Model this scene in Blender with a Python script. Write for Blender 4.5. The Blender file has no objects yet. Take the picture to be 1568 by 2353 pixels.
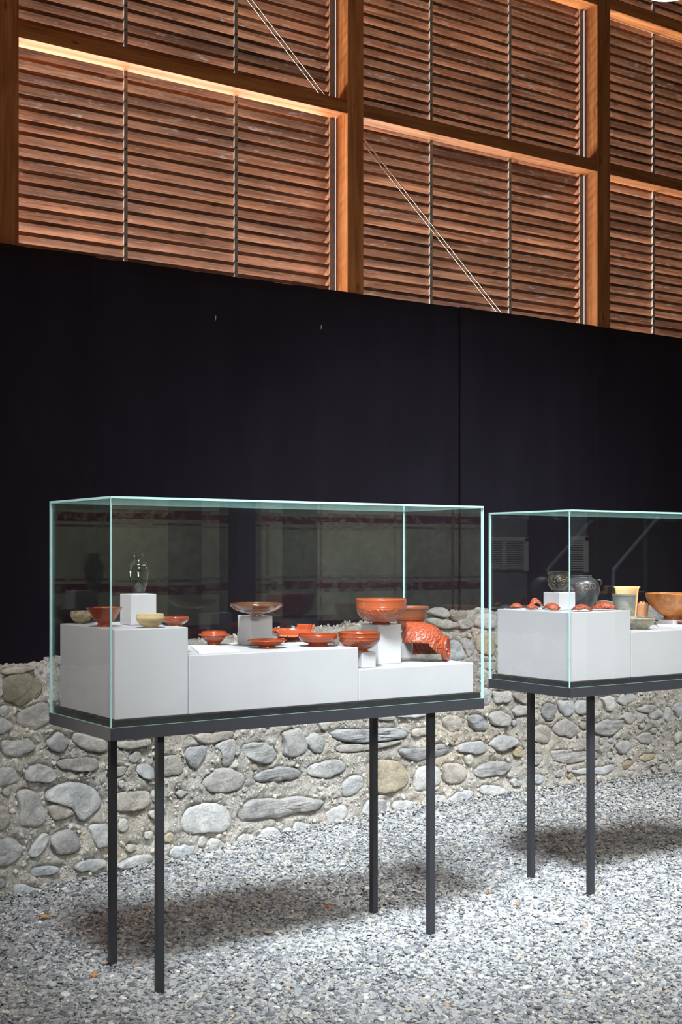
import bpy, math, random
import numpy as np
from mathutils import Vector, Matrix, Euler

random.seed(7)
rng = np.random.default_rng(11)
R = math.radians
scene = bpy.context.scene
col = scene.collection

# ------------------------------------------------------------------ camera
# world: x runs along the timber wall, y towards it, z up; the camera stands over the origin
F, YH, TH, EYE = 3004.2, 1274.55, 0.601, 1.55
CS, SN = math.cos(TH), math.sin(TH)
cam = bpy.data.cameras.new('camera')
cam.sensor_fit = 'VERTICAL'; cam.sensor_height = 36.0; cam.sensor_width = 24.0
cam.lens = F / 2353 * 36.0
cam.shift_y = (YH - 1176.5) / 2353
cam.clip_start = 0.05; cam.clip_end = 200
camo = bpy.data.objects.new('camera', cam); col.objects.link(camo)
camo.location = (0, 0, EYE); camo.rotation_euler = (R(90), 0, -TH)
scene.camera = camo

# ------------------------------------------------------------------ light and exposure
scene.view_settings.view_transform = 'Standard'
scene.view_settings.look = 'None'
scene.view_settings.exposure = 0.0
scene.view_settings.gamma = 1.0
scene.view_settings.use_curve_mapping = False
scene.cycles.transparent_max_bounces = 32
scene.cycles.max_bounces = 8
scene.cycles.diffuse_bounces = 4
scene.cycles.glossy_bounces = 5
scene.cycles.use_denoising = True
scene.cycles.sample_clamp_indirect = 6.0
world = bpy.data.worlds.new('daylight'); scene.world = world
world.use_nodes = True
world.node_tree.nodes['Background'].inputs[0].default_value = (0.75, 0.87, 1.0, 1)
world.node_tree.nodes['Background'].inputs[1].default_value = 1.0

def aim(o, target):
    o.rotation_euler = (Vector(target) - o.location).to_track_quat('-Z', 'Y').to_euler()

def area(name, loc, target, sx, sy, watts, color, spread=180):
    l = bpy.data.lights.new(name, 'AREA'); l.shape = 'RECTANGLE'; l.size = sx; l.size_y = sy
    l.energy = watts; l.color = color; l.spread = R(spread)
    o = bpy.data.objects.new(name, l); col.objects.link(o); o.location = loc; aim(o, target)
    o['kind'] = 'helper'
    return o

def spot(name, loc, target, size, blend, radius, watts, color):
    l = bpy.data.lights.new(name, 'SPOT'); l.spot_size = R(size); l.spot_blend = blend
    l.shadow_soft_size = radius; l.energy = watts; l.color = color
    o = bpy.data.objects.new(name, l); col.objects.link(o); o.location = loc; aim(o, target)
    o['kind'] = 'helper'
    return o

# daylight falling through the roof light above and behind the photographer
area('skylight', (0.6, 1.3, 6.6), (3.65, 4.75, 0.3), 1.2, 1.2, 56, (0.86, 0.94, 1.0), 31)
area('skylight_second', (5.2, 1.3, 6.6), (5.7, 5.3, 0.3), 1.3, 1.3, 72, (0.94, 0.97, 1.0), 50)
# low daylight from the entrance opposite the display cases
area('entrance_daylight', (-0.6, -2.6, 3.3), (3.8, 4.8, 0.85), 1.6, 0.8, 18, (1.0, 0.985, 0.965), 37)
# sunlit ground outside the louvred wall throws light up between the slats
area('sunlit_forecourt', (0.5, 12.6, 0.1), (0.5, 12.6, 5.0), 18.0, 7.0, 15500, (1.0, 0.88, 0.76))
# unseen fill light, added to brighten the painted plaster for its reflection
area('fresco_fill', (7.0, 0.2, 6.2), (7.5, -3.0, 1.4), 5.0, 0.4, 520, (0.97, 1.0, 0.90))

# ------------------------------------------------------------------ pixel helpers (real distances are chosen below)
def ray(px, py):
    a = (px - 784) / F
    return a * CS + SN, -a * SN + CS, (YH - py) / F
def on_y(px, py, Y):
    x, y, b = ray(px, py); t = Y / y; return Vector((x * t, Y, EYE + b * t))
def on_x(px, py, X):
    x, y, b = ray(px, py); t = X / x; return Vector((X, y * t, EYE + b * t))
def on_z(px, py, z):
    x, y, b = ray(px, py); t = (z - EYE) / b; return Vector((x * t, y * t, z))
def fwd(p):
    return p[0] * SN + p[1] * CS

# ------------------------------------------------------------------ vectorised value noise
def _hash(i, j, k):
    n = (i * 374761393 + j * 668265263 + k * 2147483647 + 12345) & 0xffffffff
    n = ((n ^ (n >> 13)) * 1274126177) & 0xffffffff
    return ((n ^ (n >> 16)) & 0xffff) / 65535.0
def vnoise(x, y, z):
    x, y, z = (np.asarray(v, float) for v in np.broadcast_arrays(x, y, z))
    i, j, k = (np.floor(v).astype(np.int64) for v in (x, y, z))
    u, v, w = x - i, y - j, z - k
    u, v, w = (t * t * (3 - 2 * t) for t in (u, v, w))
    def c(a, b, d): return _hash(i + a, j + b, k + d)
    x00 = c(0,0,0)*(1-u)+c(1,0,0)*u; x10 = c(0,1,0)*(1-u)+c(1,1,0)*u
    x01 = c(0,0,1)*(1-u)+c(1,0,1)*u; x11 = c(0,1,1)*(1-u)+c(1,1,1)*u
    return (x00*(1-v)+x10*v)*(1-w)+(x01*(1-v)+x11*v)*w
def fbm(x, y, z, octaves=4, gain=0.55):
    s = 0; a = 1; t = 0
    for o in range(octaves):
        s = s + a * (vnoise(x * 2**o + 17*o, y * 2**o + 5*o, z * 2**o + 31*o) - 0.5); t += a; a *= gain
    return s / t

# ------------------------------------------------------------------ mesh helpers
def tag(o, label=None, cat=None, group=None, kind=None):
    if label: o['label'] = label
    if cat: o['category'] = cat
    if group: o['group'] = group
    if kind: o['kind'] = kind
    return o

def mesh_obj(name, verts, faces, mat, parent=None, smooth=False, loc=None):
    me = bpy.data.meshes.new(name)
    me.from_pydata([tuple(map(float, v)) for v in verts], [], [tuple(f) for f in faces])
    me.update()
    if smooth: me.shade_smooth()
    for m in (mat if isinstance(mat, (list, tuple)) else [mat]): me.materials.append(m)
    o = bpy.data.objects.new(name, me); col.objects.link(o)
    if parent: o.parent = parent
    if loc is not None: o.location = loc
    return o

def empty(name, loc=(0, 0, 0)):
    o = bpy.data.objects.new(name, None); col.objects.link(o); o.location = loc
    o.empty_display_size = 0.1
    return o

BOXF = [(0,3,2,1), (4,5,6,7), (0,1,5,4), (1,2,6,5), (2,3,7,6), (3,0,4,7)]
def box_data(x0, x1, y0, y1, z0, z1):
    return [(x0,y0,z0),(x1,y0,z0),(x1,y1,z0),(x0,y1,z0),(x0,y0,z1),(x1,y0,z1),(x1,y1,z1),(x0,y1,z1)], BOXF

def box(name, x0, x1, y0, y1, z0, z1, mat, parent=None, bevel=0.0, origin=True):
    c = Vector(((x0+x1)/2, (y0+y1)/2, z0)) if origin else Vector((0,0,0))
    v, f = box_data(x0-c.x, x1-c.x, y0-c.y, y1-c.y, z0-c.z, z1-c.z)
    o = mesh_obj(name, v, f, mat, parent)
    o.location = c - (parent.location if parent else Vector((0,0,0)))
    if bevel:
        b = o.modifiers.new('bevel', 'BEVEL'); b.width = bevel; b.segments = 2
    return o

def tube_data(path, rad, n=8):
    path = [Vector(p) for p in path]; vs, fs = [], []
    for i, p in enumerate(path):
        t = (path[min(i+1, len(path)-1)] - path[max(i-1, 0)]).normalized()
        a = t.cross(Vector((0.13, 0.31, 0.94))).normalized(); b = t.cross(a)
        r = rad[i] if isinstance(rad, (list, tuple)) else rad
        for k in range(n):
            an = 2*math.pi*k/n
            vs.append(p + (a*math.cos(an) + b*math.sin(an))*r)
    for i in range(len(path)-1):
        for k in range(n):
            fs.append((i*n+k, i*n+(k+1)%n, (i+1)*n+(k+1)%n, (i+1)*n+k))
    fs.append(tuple(range(n-1, -1, -1))); fs.append(tuple(range((len(path)-1)*n, len(path)*n)))
    return vs, fs

def catmull(pts, sub=4):
    if sub <= 1: return list(pts)
    out = []
    P = [pts[0]] + list(pts) + [pts[-1]]
    for i in range(1, len(P)-2):
        p0, p1, p2, p3 = (np.array(P[i+k], float) for k in (-1, 0, 1, 2))
        for s in range(sub):
            t = s / sub
            out.append(tuple(0.5*((2*p1)+(-p0+p2)*t+(2*p0-5*p1+4*p2-p3)*t*t+(-p0+3*p1-3*p2+p3)*t**3)))
    out.append(tuple(pts[-1]))
    return out

# ------------------------------------------------------------------ materials
def new_mat(name):
    m = bpy.data.materials.new(name); m.use_nodes = True
    nt = m.node_tree
    return m, nt, nt.nodes['Principled BSDF']

def N(nt, typ, **kw):
    n = nt.nodes.new(typ)
    for k, v in kw.items():
        if k.startswith('i_'): n.inputs[int(k[2:])].default_value = v
        else: setattr(n, k, v)
    return n

def ramp(nt, src, stops):
    r = nt.nodes.new('ShaderNodeValToRGB')
    e = r.color_ramp.elements
    while len(e) > 1: e.remove(e[-1])
    e[0].position = stops[0][0]; e[0].color = (*stops[0][1], 1)
    for p, c in stops[1:]:
        q = e.new(p); q.color = (*c, 1)
    nt.links.new(src, r.inputs[0])
    return r

def coords(nt, scale=(1,1,1), jitter=False, kind='Object'):
    tc = nt.nodes.new('ShaderNodeTexCoord')
    mp = nt.nodes.new('ShaderNodeMapping'); mp.inputs['Scale'].default_value = scale
    nt.links.new(tc.outputs[kind], mp.inputs['Vector'])
    if jitter:
        oi = nt.nodes.new('ShaderNodeObjectInfo')
        mu = N(nt, 'ShaderNodeMath', operation='MULTIPLY'); mu.inputs[1].default_value = 37.0
        nt.links.new(oi.outputs['Random'], mu.inputs[0])
        cb = nt.nodes.new('ShaderNodeCombineXYZ')
        for k in range(3): nt.links.new(mu.outputs[0], cb.inputs[k])
        nt.links.new(cb.outputs[0], mp.inputs['Location'])
    return mp.outputs['Vector']

def noise(nt, vec, scale, detail=4, rough=0.55, dist=0.0):
    n = nt.nodes.new('ShaderNodeTexNoise')
    n.inputs['Scale'].default_value = scale; n.inputs['Detail'].default_value = detail
    n.inputs['Roughness'].default_value = rough; n.inputs['Distortion'].default_value = dist
    nt.links.new(vec, n.inputs['Vector'])
    return n.outputs['Fac']

def mix(nt, a, b, fac, blend='MIX'):
    m = nt.nodes.new('ShaderNodeMix'); m.data_type = 'RGBA'; m.blend_type = blend
    for s, v in ((m.inputs['A'], a), (m.inputs['B'], b), (m.inputs['Factor'], fac)):
        if isinstance(v, (int, float)): s.default_value = v
        elif isinstance(v, tuple): s.default_value = (*v, 1)
        else: nt.links.new(v, s)
    return m.outputs['Result']

def bump(nt, bsdf, height, strength, dist=0.01, prev=None):
    b = nt.nodes.new('ShaderNodeBump'); b.inputs['Strength'].default_value = strength
    b.inputs['Distance'].default_value = dist
    nt.links.new(height, b.inputs['Height'])
    if prev: nt.links.new(prev.outputs[0], b.inputs['Normal'])
    nt.links.new(b.outputs[0], bsdf.inputs['Normal'])
    return b

def plain(name, color, rough=0.5, metal=0.0, var=0.12, scale=30, bmp=0.0, spec=0.5):
    m, nt, b = new_mat(name)
    v = coords(nt)
    n = noise(nt, v, scale)
    lo = tuple(c*(1-var) for c in color); hi = tuple(min(1, c*(1+var)) for c in color)
    r = ramp(nt, n, [(0.3, lo), (0.7, hi)])
    nt.links.new(r.outputs[0], b.inputs['Base Color'])
    b.inputs['Roughness'].default_value = rough; b.inputs['Metallic'].default_value = metal
    b.inputs['Specular IOR Level'].default_value = spec
    if bmp: bump(nt, b, n, bmp, 0.004)
    return m

def wood(name, dark, mid, light, axis, rough=0.6, flecks=False, bscale=1.0):
    """grain stretched along an axis; every piece takes its own cut of the grain"""
    m, nt, b = new_mat(name)
    sc = [14.0, 14.0, 14.0]; sc[axis] = 0.9
    v = coords(nt, tuple(sc), jitter=True)
    g = noise(nt, v, 1.6, 6, 0.65, 0.6)
    sc2 = [60.0, 60.0, 60.0]; sc2[axis] = 2.0
    v2 = coords(nt, tuple(sc2), jitter=True)
    g2 = noise(nt, v2, 1.5, 3, 0.6)
    r = ramp(nt, g, [(0.30, dark), (0.48, mid), (0.68, light)])
    r2 = ramp(nt, g2, [(0.3, (0.72, 0.72, 0.72)), (0.7, (1.1, 1.1, 1.1))])
    c = mix(nt, r.outputs[0], r2.outputs[0], 0.8, 'MULTIPLY')
    oi = nt.nodes.new('ShaderNodeObjectInfo')
    rr = ramp(nt, oi.outputs['Random'], [(0.0, (0.72, 0.70, 0.70)), (0.5, (1.0, 1.0, 1.0)), (1.0, (1.22, 1.16, 1.12))])
    c = mix(nt, c, rr.outputs[0], 1.0, 'MULTIPLY')
    # knots
    sck = [9.0, 9.0, 9.0]; sck[axis] = 3.6
    vk = coords(nt, tuple(sck), jitter=True)
    vo = nt.nodes.new('ShaderNodeTexVoronoi'); vo.inputs['Scale'].default_value = 1.0
    nt.links.new(vk, vo.inputs['Vector'])
    kr = ramp(nt, vo.outputs['Distance'], [(0.05, (0.7, 0.7, 0.7)), (0.13, (0, 0, 0))])
    c = mix(nt, c, tuple(x*0.35 for x in dark), kr.outputs[0])
    if flecks:
        vf = coords(nt, (7.0, 30.0, 30.0), jitter=True)
        nf = noise(nt, vf, 1.2, 5, 0.7)
        fr = ramp(nt, nf, [(0.58, (0, 0, 0)), (0.68, (1, 1, 1))])
        c = mix(nt, c, (0.33, 0.29, 0.29), fr.outputs[0])
        vb_ = coords(nt, (1.4, 9.0, 9.0), jitter=True)
        br = ramp(nt, noise(nt, vb_, 1.3, 4, 0.6), [(0.35, (0.62, 0.60, 0.60)), (0.65, (1.15, 1.13, 1.10))])
        c = mix(nt, c, br.outputs[0], 1.0, 'MULTIPLY')
    nt.links.new(c, b.inputs['Base Color'])
    b.inputs['Roughness'].default_value = rough
    b.inputs['Specular IOR Level'].default_value = 0.3
    bump(nt, b, g2, 0.25 * bscale, 0.003)
    return m

M = {}
M['slat'] = wood('weathered_larch_slat', (0.105, 0.042, 0.022), (0.25, 0.112, 0.060), (0.40, 0.205, 0.122), 0, 0.7, flecks=True)
M['post'] = wood('orange_larch_post', (0.34, 0.115, 0.032), (0.54, 0.215, 0.07), (0.68, 0.31, 0.125), 2, 0.55)
M['beam'] = wood('orange_larch_beam', (0.28, 0.095, 0.026), (0.46, 0.18, 0.056), (0.60, 0.27, 0.10), 0, 0.55)
M['ceil'] = wood('dark_roof_boards', (0.05, 0.025, 0.012), (0.09, 0.045, 0.02), (0.14, 0.07, 0.035), 0, 0.7)
M['strap'] = plain('galvanised_strap', (0.40, 0.375, 0.34), 0.55, 0.0, 0.2, 25)
M['bolt'] = plain('dark_bolt', (0.03, 0.028, 0.026), 0.4, 0.6)
M['steel'] = plain('bright_steel_rod', (0.60, 0.57, 0.52), 0.3, 0.8, 0.1, 40)
M['frame'] = plain('anthracite_painted_steel', (0.030, 0.031, 0.036), 0.42, 0.0, 0.10, 60)
M['plinth'] = plain('black_felt', (0.006, 0.006, 0.007), 0.9, 0, 0.5, 120, 0.4)
M['white'] = plain('matt_grey_white_paint', (0.475, 0.47, 0.485), 0.65, 0, 0.03, 6, 0.02)
M['card'] = plain('white_card', (0.84, 0.83, 0.84), 0.5, 0, 0.02, 10)
M['lamp'] = plain('white_enamel', (0.85, 0.85, 0.83), 0.4, 0, 0.02)
M['door'] = plain('grey_door_paint', (0.30, 0.31, 0.33), 0.5, 0, 0.05, 4)

def glow(name, color, strength):
    m, nt, b = new_mat(name)
    b.inputs['Base Color'].default_value = (*color, 1)
    b.inputs['Emission Color'].default_value = (*color, 1); b.inputs['Emission Strength'].default_value = strength
    return m
M['bulb'] = glow('lamp_diffuser', (1.0, 0.98, 0.94), 4.0)

def cloth_mat():
    m, nt, b = new_mat('black_woven_cloth')
    v = coords(nt, (1.0, 1.0, 0.35))
    n = noise(nt, v, 3.0, 4)
    r = ramp(nt, n, [(0.3, (0.0190, 0.0165, 0.0260)), (0.7, (0.0270, 0.0240, 0.0370))])
    nt.links.new(r.outputs[0], b.inputs['Base Color'])
    b.inputs['Roughness'].default_value = 0.95; b.inputs['Specular IOR Level'].default_value = 0.12
    b.inputs['Sheen Weight'].default_value = 0.02
    w = noise(nt, coords(nt, (900, 900, 900)), 1.0, 1)
    bump(nt, b, w, 0.15, 0.001)
    return m
M['cloth'] = cloth_mat()

def glass_mat(name, tint, ior=1.5):
    m = bpy.data.materials.new(name); m.use_nodes = True; nt = m.node_tree
    nt.nodes.remove(nt.nodes['Principled BSDF'])
    out = nt.nodes['Material Output']
    t = nt.nodes.new('ShaderNodeBsdfTransparent'); t.inputs[0].default_value = (*tint, 1)
    g = nt.nodes.new('ShaderNodeBsdfGlossy'); g.inputs['Roughness'].default_value = 0.0
    g.inputs['Color'].default_value = (0.95, 1.0, 0.97, 1)
    fr = nt.nodes.new('ShaderNodeFresnel'); fr.inputs['IOR'].default_value = ior
    # the same reflectance from either side of the sheet
    ge = nt.nodes.new('ShaderNodeNewGeometry')
    iv = N(nt, 'ShaderNodeMix'); iv.data_type = 'FLOAT'
    iv.inputs['A'].default_value = ior; iv.inputs['B'].default_value = 1/ior
    # Fresnel inverts the IOR on back faces by itself, so hand it the inverse there
    nt.links.new(ge.outputs['Backfacing'], iv.inputs['Factor']); nt.links.new(iv.outputs['Result'], fr.inputs['IOR'])
    mx = nt.nodes.new('ShaderNodeMixShader')
    nt.links.new(fr.outputs[0], mx.inputs[0]); nt.links.new(t.outputs[0], mx.inputs[1]); nt.links.new(g.outputs[0], mx.inputs[2])
    nt.links.new(mx.outputs[0], out.inputs['Surface'])
    return m
M['glass'] = glass_mat('clear_sheet_glass', (0.985, 0.990, 0.986))
M['acrylic'] = glass_mat('clear_acrylic', (0.93, 0.94, 0.94))
M['oldglass'] = glass_mat('thin_ancient_glass', (0.80, 0.83, 0.83), 1.55)
def edge_mat():
    m, nt, b = new_mat('pale_green_glass_edge')
    r = ramp(nt, noise(nt, coords(nt), 12), [(0.3, (0.34, 0.56, 0.55)), (0.7, (0.44, 0.66, 0.63))])
    nt.links.new(r.outputs[0], b.inputs['Base Color'])
    b.inputs['Roughness'].default_value = 0.15
    b.inputs['Subsurface Weight'].default_value = 0.0
    return m
M['edge'] = edge_mat()

def stone_mat(name, dark, mid, light, bands=False):
    m, nt, b = new_mat(name)
    v = coords(nt, (1, 1, 1), jitter=True)
    n1 = noise(nt, v, 7, 5, 0.6, 0.4); n2 = noise(nt, v, 60, 4, 0.6)
    r = ramp(nt, n1, [(0.30, dark), (0.50, mid), (0.72, light)])
    oi = nt.nodes.new('ShaderNodeObjectInfo')
    rr = ramp(nt, oi.outputs['Random'], [(0.0, (0.84, 0.84, 0.85)), (0.35, (1.0, 0.98, 0.95)), (0.65, (0.97, 1.0, 1.03)), (1.0, (1.14, 1.12, 1.08))])
    c = mix(nt, r.outputs[0], rr.outputs[0], 1.0, 'MULTIPLY')
    sp = ramp(nt, n2, [(0.35, (0.78, 0.78, 0.78)), (0.6, (1.06, 1.06, 1.06))])
    c = mix(nt, c, sp.outputs[0], 0.7, 'MULTIPLY')
    nt.links.new(c, b.inputs['Base Color'])
    b.inputs['Roughness'].default_value = 0.85; b.inputs['Specular IOR Level'].default_value = 0.25
    h = n2
    if bands:
        vb = coords(nt, (3, 3, 26), jitter=True)
        h = noise(nt, vb, 1.6, 6, 0.7, 0.5)
    b1 = bump(nt, b, noise(nt, v, 18, 6, 0.7, 0.8), 0.8, 0.02)
    bump(nt, b, h, 0.9 if bands else 0.5, 0.02 if bands else 0.006, b1)
    return m
M['stone'] = stone_mat('grey_river_stone', (0.36, 0.355, 0.345), (0.47, 0.46, 0.445), (0.58, 0.565, 0.54))
M['stone_blue'] = stone_mat('blue_grey_stone', (0.39, 0.40, 0.405), (0.52, 0.53, 0.53), (0.63, 0.635, 0.63))
M['stone_warm'] = stone_mat('warm_brown_stone', (0.35, 0.32, 0.285), (0.47, 0.435, 0.39), (0.58, 0.54, 0.48))
M['stone_olive'] = stone_mat('olive_stone', (0.22, 0.20, 0.145), (0.31, 0.285, 0.205), (0.39, 0.35, 0.26))
M['stone_tan'] = stone_mat('tan_stone', (0.34, 0.28, 0.20), (0.46, 0.39, 0.28), (0.56, 0.49, 0.37))
M['stone_pale'] = stone_mat('pale_mortar_stained_stone', (0.42, 0.41, 0.385), (0.53, 0.515, 0.475), (0.62, 0.60, 0.55))
M['slate'] = stone_mat('layered_slate', (0.31, 0.31, 0.31), (0.46, 0.46, 0.455), (0.60, 0.595, 0.58), bands=True)

def mortar_mat():
    m, nt, b = new_mat('gritty_lime_mortar')
    v = coords(nt)
    n0 = noise(nt, v, 1.6, 3); n1 = noise(nt, v, 14, 5, 0.65); n2 = noise(nt, v, 95, 5, 0.7)
    base = ramp(nt, n0, [(0.30, (0.48, 0.465, 0.44)), (0.50, (0.57, 0.545, 0.50)), (0.70, (0.60, 0.54, 0.44))])
    d = ramp(nt, n1, [(0.3, (0.70, 0.69, 0.68)), (0.6, (1.08, 1.07, 1.05))])
    c = mix(nt, base.outputs[0], d.outputs[0], 0.9, 'MULTIPLY')
    g = ramp(nt, n2, [(0.32, (0.35, 0.34, 0.33)), (0.48, (0.95, 0.95, 0.95)), (0.68, (1.35, 1.33, 1.28))])
    c = mix(nt, c, g.outputs[0], 0.8, 'MULTIPLY')
    nt.links.new(c, b.inputs['Base Color'])
    b.inputs['Roughness'].default_value = 0.95; b.inputs['Specular IOR Level'].default_value = 0.15
    b1 = bump(nt, b, n1, 0.8, 0.03)
    bump(nt, b, n2, 0.9, 0.012, b1)
    return m
M['mortar'] = mortar_mat()

def pebble_mat():
    m, nt, b = new_mat('mixed_slate_chips')
    oi = nt.nodes.new('ShaderNodeObjectInfo')
    r = ramp(nt, oi.outputs['Random'], [(0.0, (0.12, 0.125, 0.13)), (0.15, (0.20, 0.21, 0.225)), (0.35, (0.28, 0.295, 0.31)),
        (0.55, (0.36, 0.375, 0.385)), (0.75, (0.44, 0.45, 0.45)), (0.86, (0.40, 0.37, 0.32)), (0.93, (0.60, 0.60, 0.58)),
        (0.965, (0.42, 0.36, 0.28)), (0.98, (0.74, 0.73, 0.70)), (0.996, (0.66, 0.65, 0.62)), (1.0, (0.45, 0.24, 0.13))])
    n = noise(nt, coords(nt, (1, 1, 1), jitter=True), 120, 3)
    s = ramp(nt, n, [(0.3, (0.8, 0.8, 0.8)), (0.7, (1.12, 1.12, 1.12))])
    c = mix(nt, r.outputs[0], s.outputs[0], 1.0, 'MULTIPLY')
    nt.links.new(c, b.inputs['Base Color'])
    b.inputs['Roughness'].default_value = 0.75; b.inputs['Specular IOR Level'].default_value = 0.3
    return m
M['pebble'] = pebble_mat()
def ground_mat():
    m, nt, b = new_mat('gravel_bed')
    v = coords(nt)
    vo = nt.nodes.new('ShaderNodeTexVoronoi'); vo.inputs['Scale'].default_value = 75
    nt.links.new(v, vo.inputs['Vector'])
    sv = nt.nodes.new('ShaderNodeSeparateColor'); nt.links.new(vo.outputs['Color'], sv.inputs[0])
    r = ramp(nt, sv.outputs[0], [(0.0, (0.12, 0.12, 0.125)), (0.5, (0.27, 0.28, 0.29)), (0.9, (0.42, 0.42, 0.41)), (1.0, (0.40, 0.30, 0.2))])
    d = ramp(nt, vo.outputs['Distance'], [(0.2, (1, 1, 1)), (0.6, (0.25, 0.25, 0.25))])
    c = mix(nt, r.outputs[0], d.outputs[0], 0.8, 'MULTIPLY')
    nt.links.new(c, b.inputs['Base Color']); b.inputs['Roughness'].default_value = 0.9
    return m
M['ground'] = ground_mat()

def pottery(name, color, rough=0.28, var=0.18, scale=9, relief=False, patches=None, wear=0.0, coat=0.0, lo=0.12, hi=0.62, band_rough=None):
    m, nt, b = new_mat(name)
    v = coords(nt, (1, 1, 1), jitter=True)
    n1 = noise(nt, v, scale, 5, 0.6); n2 = noise(nt, coords(nt, (6, 6, 90)), 1.5, 3)
    r = ramp(nt, n1, [(0.3, tuple(c*(1-var) for c in color)), (0.7, tuple(min(1, c*(1+var)) for c in color))])
    c = r.outputs[0]
    t = ramp(nt, n2, [(0.35, (0.86, 0.86, 0.86)), (0.65, (1.06, 1.06, 1.06))])
    c = mix(nt, c, t.outputs[0], 0.6, 'MULTIPLY')
    if patches:
        pn = noise(nt, v, patches[1], 4, 0.65, 0.5)
        pr = ramp(nt, pn, [(0.50, (0, 0, 0)), (0.60, (1, 1, 1))])
        c = mix(nt, c, patches[0], pr.outputs[0])
    nt.links.new(c, b.inputs['Base Color'])
    b.inputs['Roughness'].default_value = rough
    b.inputs['Coat Weight'].default_value = coat; b.inputs['Coat Roughness'].default_value = 0.15
    b0 = bump(nt, b, n1, 0.06, 0.004)
    if relief:
        tc = nt.nodes.new('ShaderNodeTexCoord')
        sx = nt.nodes.new('ShaderNodeSeparateXYZ'); nt.links.new(tc.outputs['Generated'], sx.inputs[0])
        zr = ramp(nt, sx.outputs[2], [(lo, (0, 0, 0)), (lo+0.03, (1, 1, 1)), (hi-0.02, (1, 1, 1)), (hi, (0, 0, 0))])
        vo = nt.nodes.new('ShaderNodeTexVoronoi'); vo.feature = 'SMOOTH_F1'; vo.inputs['Scale'].default_value = 55
        nt.links.new(coords(nt), vo.inputs['Vector'])
        wv = nt.nodes.new('ShaderNodeTexWave'); wv.wave_type = 'RINGS'; wv.inputs['Scale'].default_value = 16
        wv.inputs['Distortion'].default_value = 9; wv.inputs['Detail'].default_value = 2; wv.inputs['Detail Scale'].default_value = 2.5
        nt.links.new(coords(nt), wv.inputs['Vector'])
        hsum = mix(nt, vo.outputs['Distance'], wv.outputs['Fac'], 0.6)
        hm = mix(nt, (0, 0, 0), hsum, zr.outputs[0])
        bump(nt, b, hm, 0.8, 0.006, b0)
    return m
M['red'] = pottery('red_slip_ware', (0.31, 0.052, 0.016), 0.22, coat=0.3)
M['red_relief'] = pottery('moulded_red_slip_ware', (0.34, 0.066, 0.021), 0.26, relief=True, coat=0.3)
M['red_shard'] = pottery('broken_red_ware', (0.34, 0.066, 0.026), 0.35, relief=True, lo=-0.1, hi=1.2)
M['red_raw'] = pottery('raw_red_clay_break', (0.38, 0.12, 0.06), 0.75)
M['red_dark'] = pottery('dull_red_ware', (0.22, 0.062, 0.024), 0.4)
M['beige'] = pottery('beige_clay', (0.50, 0.36, 0.19), 0.6, 0.2)
M['olive'] = pottery('speckled_olive_clay', (0.36, 0.29, 0.16), 0.55, 0.3, 30, patches=((0.16, 0.13, 0.07), 70))
M['brown'] = pottery('iridescent_brown_glass', (0.12, 0.050, 0.022), 0.18, 0.35, 12, patches=((0.20, 0.16, 0.13), 10), coat=0.8)
M['black'] = pottery('black_glossy_slip', (0.030, 0.026, 0.023), 0.30, 0.35, 14, patches=((0.060, 0.051, 0.043), 16), coat=0.35)
M['black_matt'] = pottery('blue_black_slip', (0.033, 0.034, 0.039), 0.36, 0.35, 10, patches=((0.065, 0.065, 0.072), 9), coat=0.25)
M['scroll'] = pottery('tan_scroll_relief', (0.22, 0.155, 0.10), 0.45)
M['cream'] = pottery('cream_orange_clay', (0.72, 0.42, 0.19), 0.6, 0.1)
M['greybeaker'] = pottery('grey_green_clay', (0.19, 0.20, 0.185), 0.55, 0.25, 14, patches=((0.28, 0.28, 0.245), 16))
M['terra'] = pottery('plain_terracotta', (0.46, 0.22, 0.105), 0.75, 0.15, 18)
M['orange'] = pottery('orange_brown_slip', (0.40, 0.135, 0.030), 0.32, 0.4, 14, patches=((0.52, 0.21, 0.055), 12), coat=0.3)
M['greygreen'] = pottery('grey_green_glaze', (0.36, 0.31, 0.20), 0.35, 0.3, 20, patches=((0.19, 0.19, 0.165), 26), coat=0.3)
M['leaf'] = pottery('dry_leaf', (0.42, 0.25, 0.10), 0.8, 0.3, 40)
M['chip'] = pottery('orange_brick_chip', (0.55, 0.22, 0.08), 0.8, 0.2, 60)
M['palestone'] = pottery('pale_pebble', (0.52, 0.54, 0.55), 0.7, 0.08, 40)
M['brownstone'] = pottery('brown_pebble', (0.30, 0.26, 0.21), 0.75, 0.12, 40)

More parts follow.
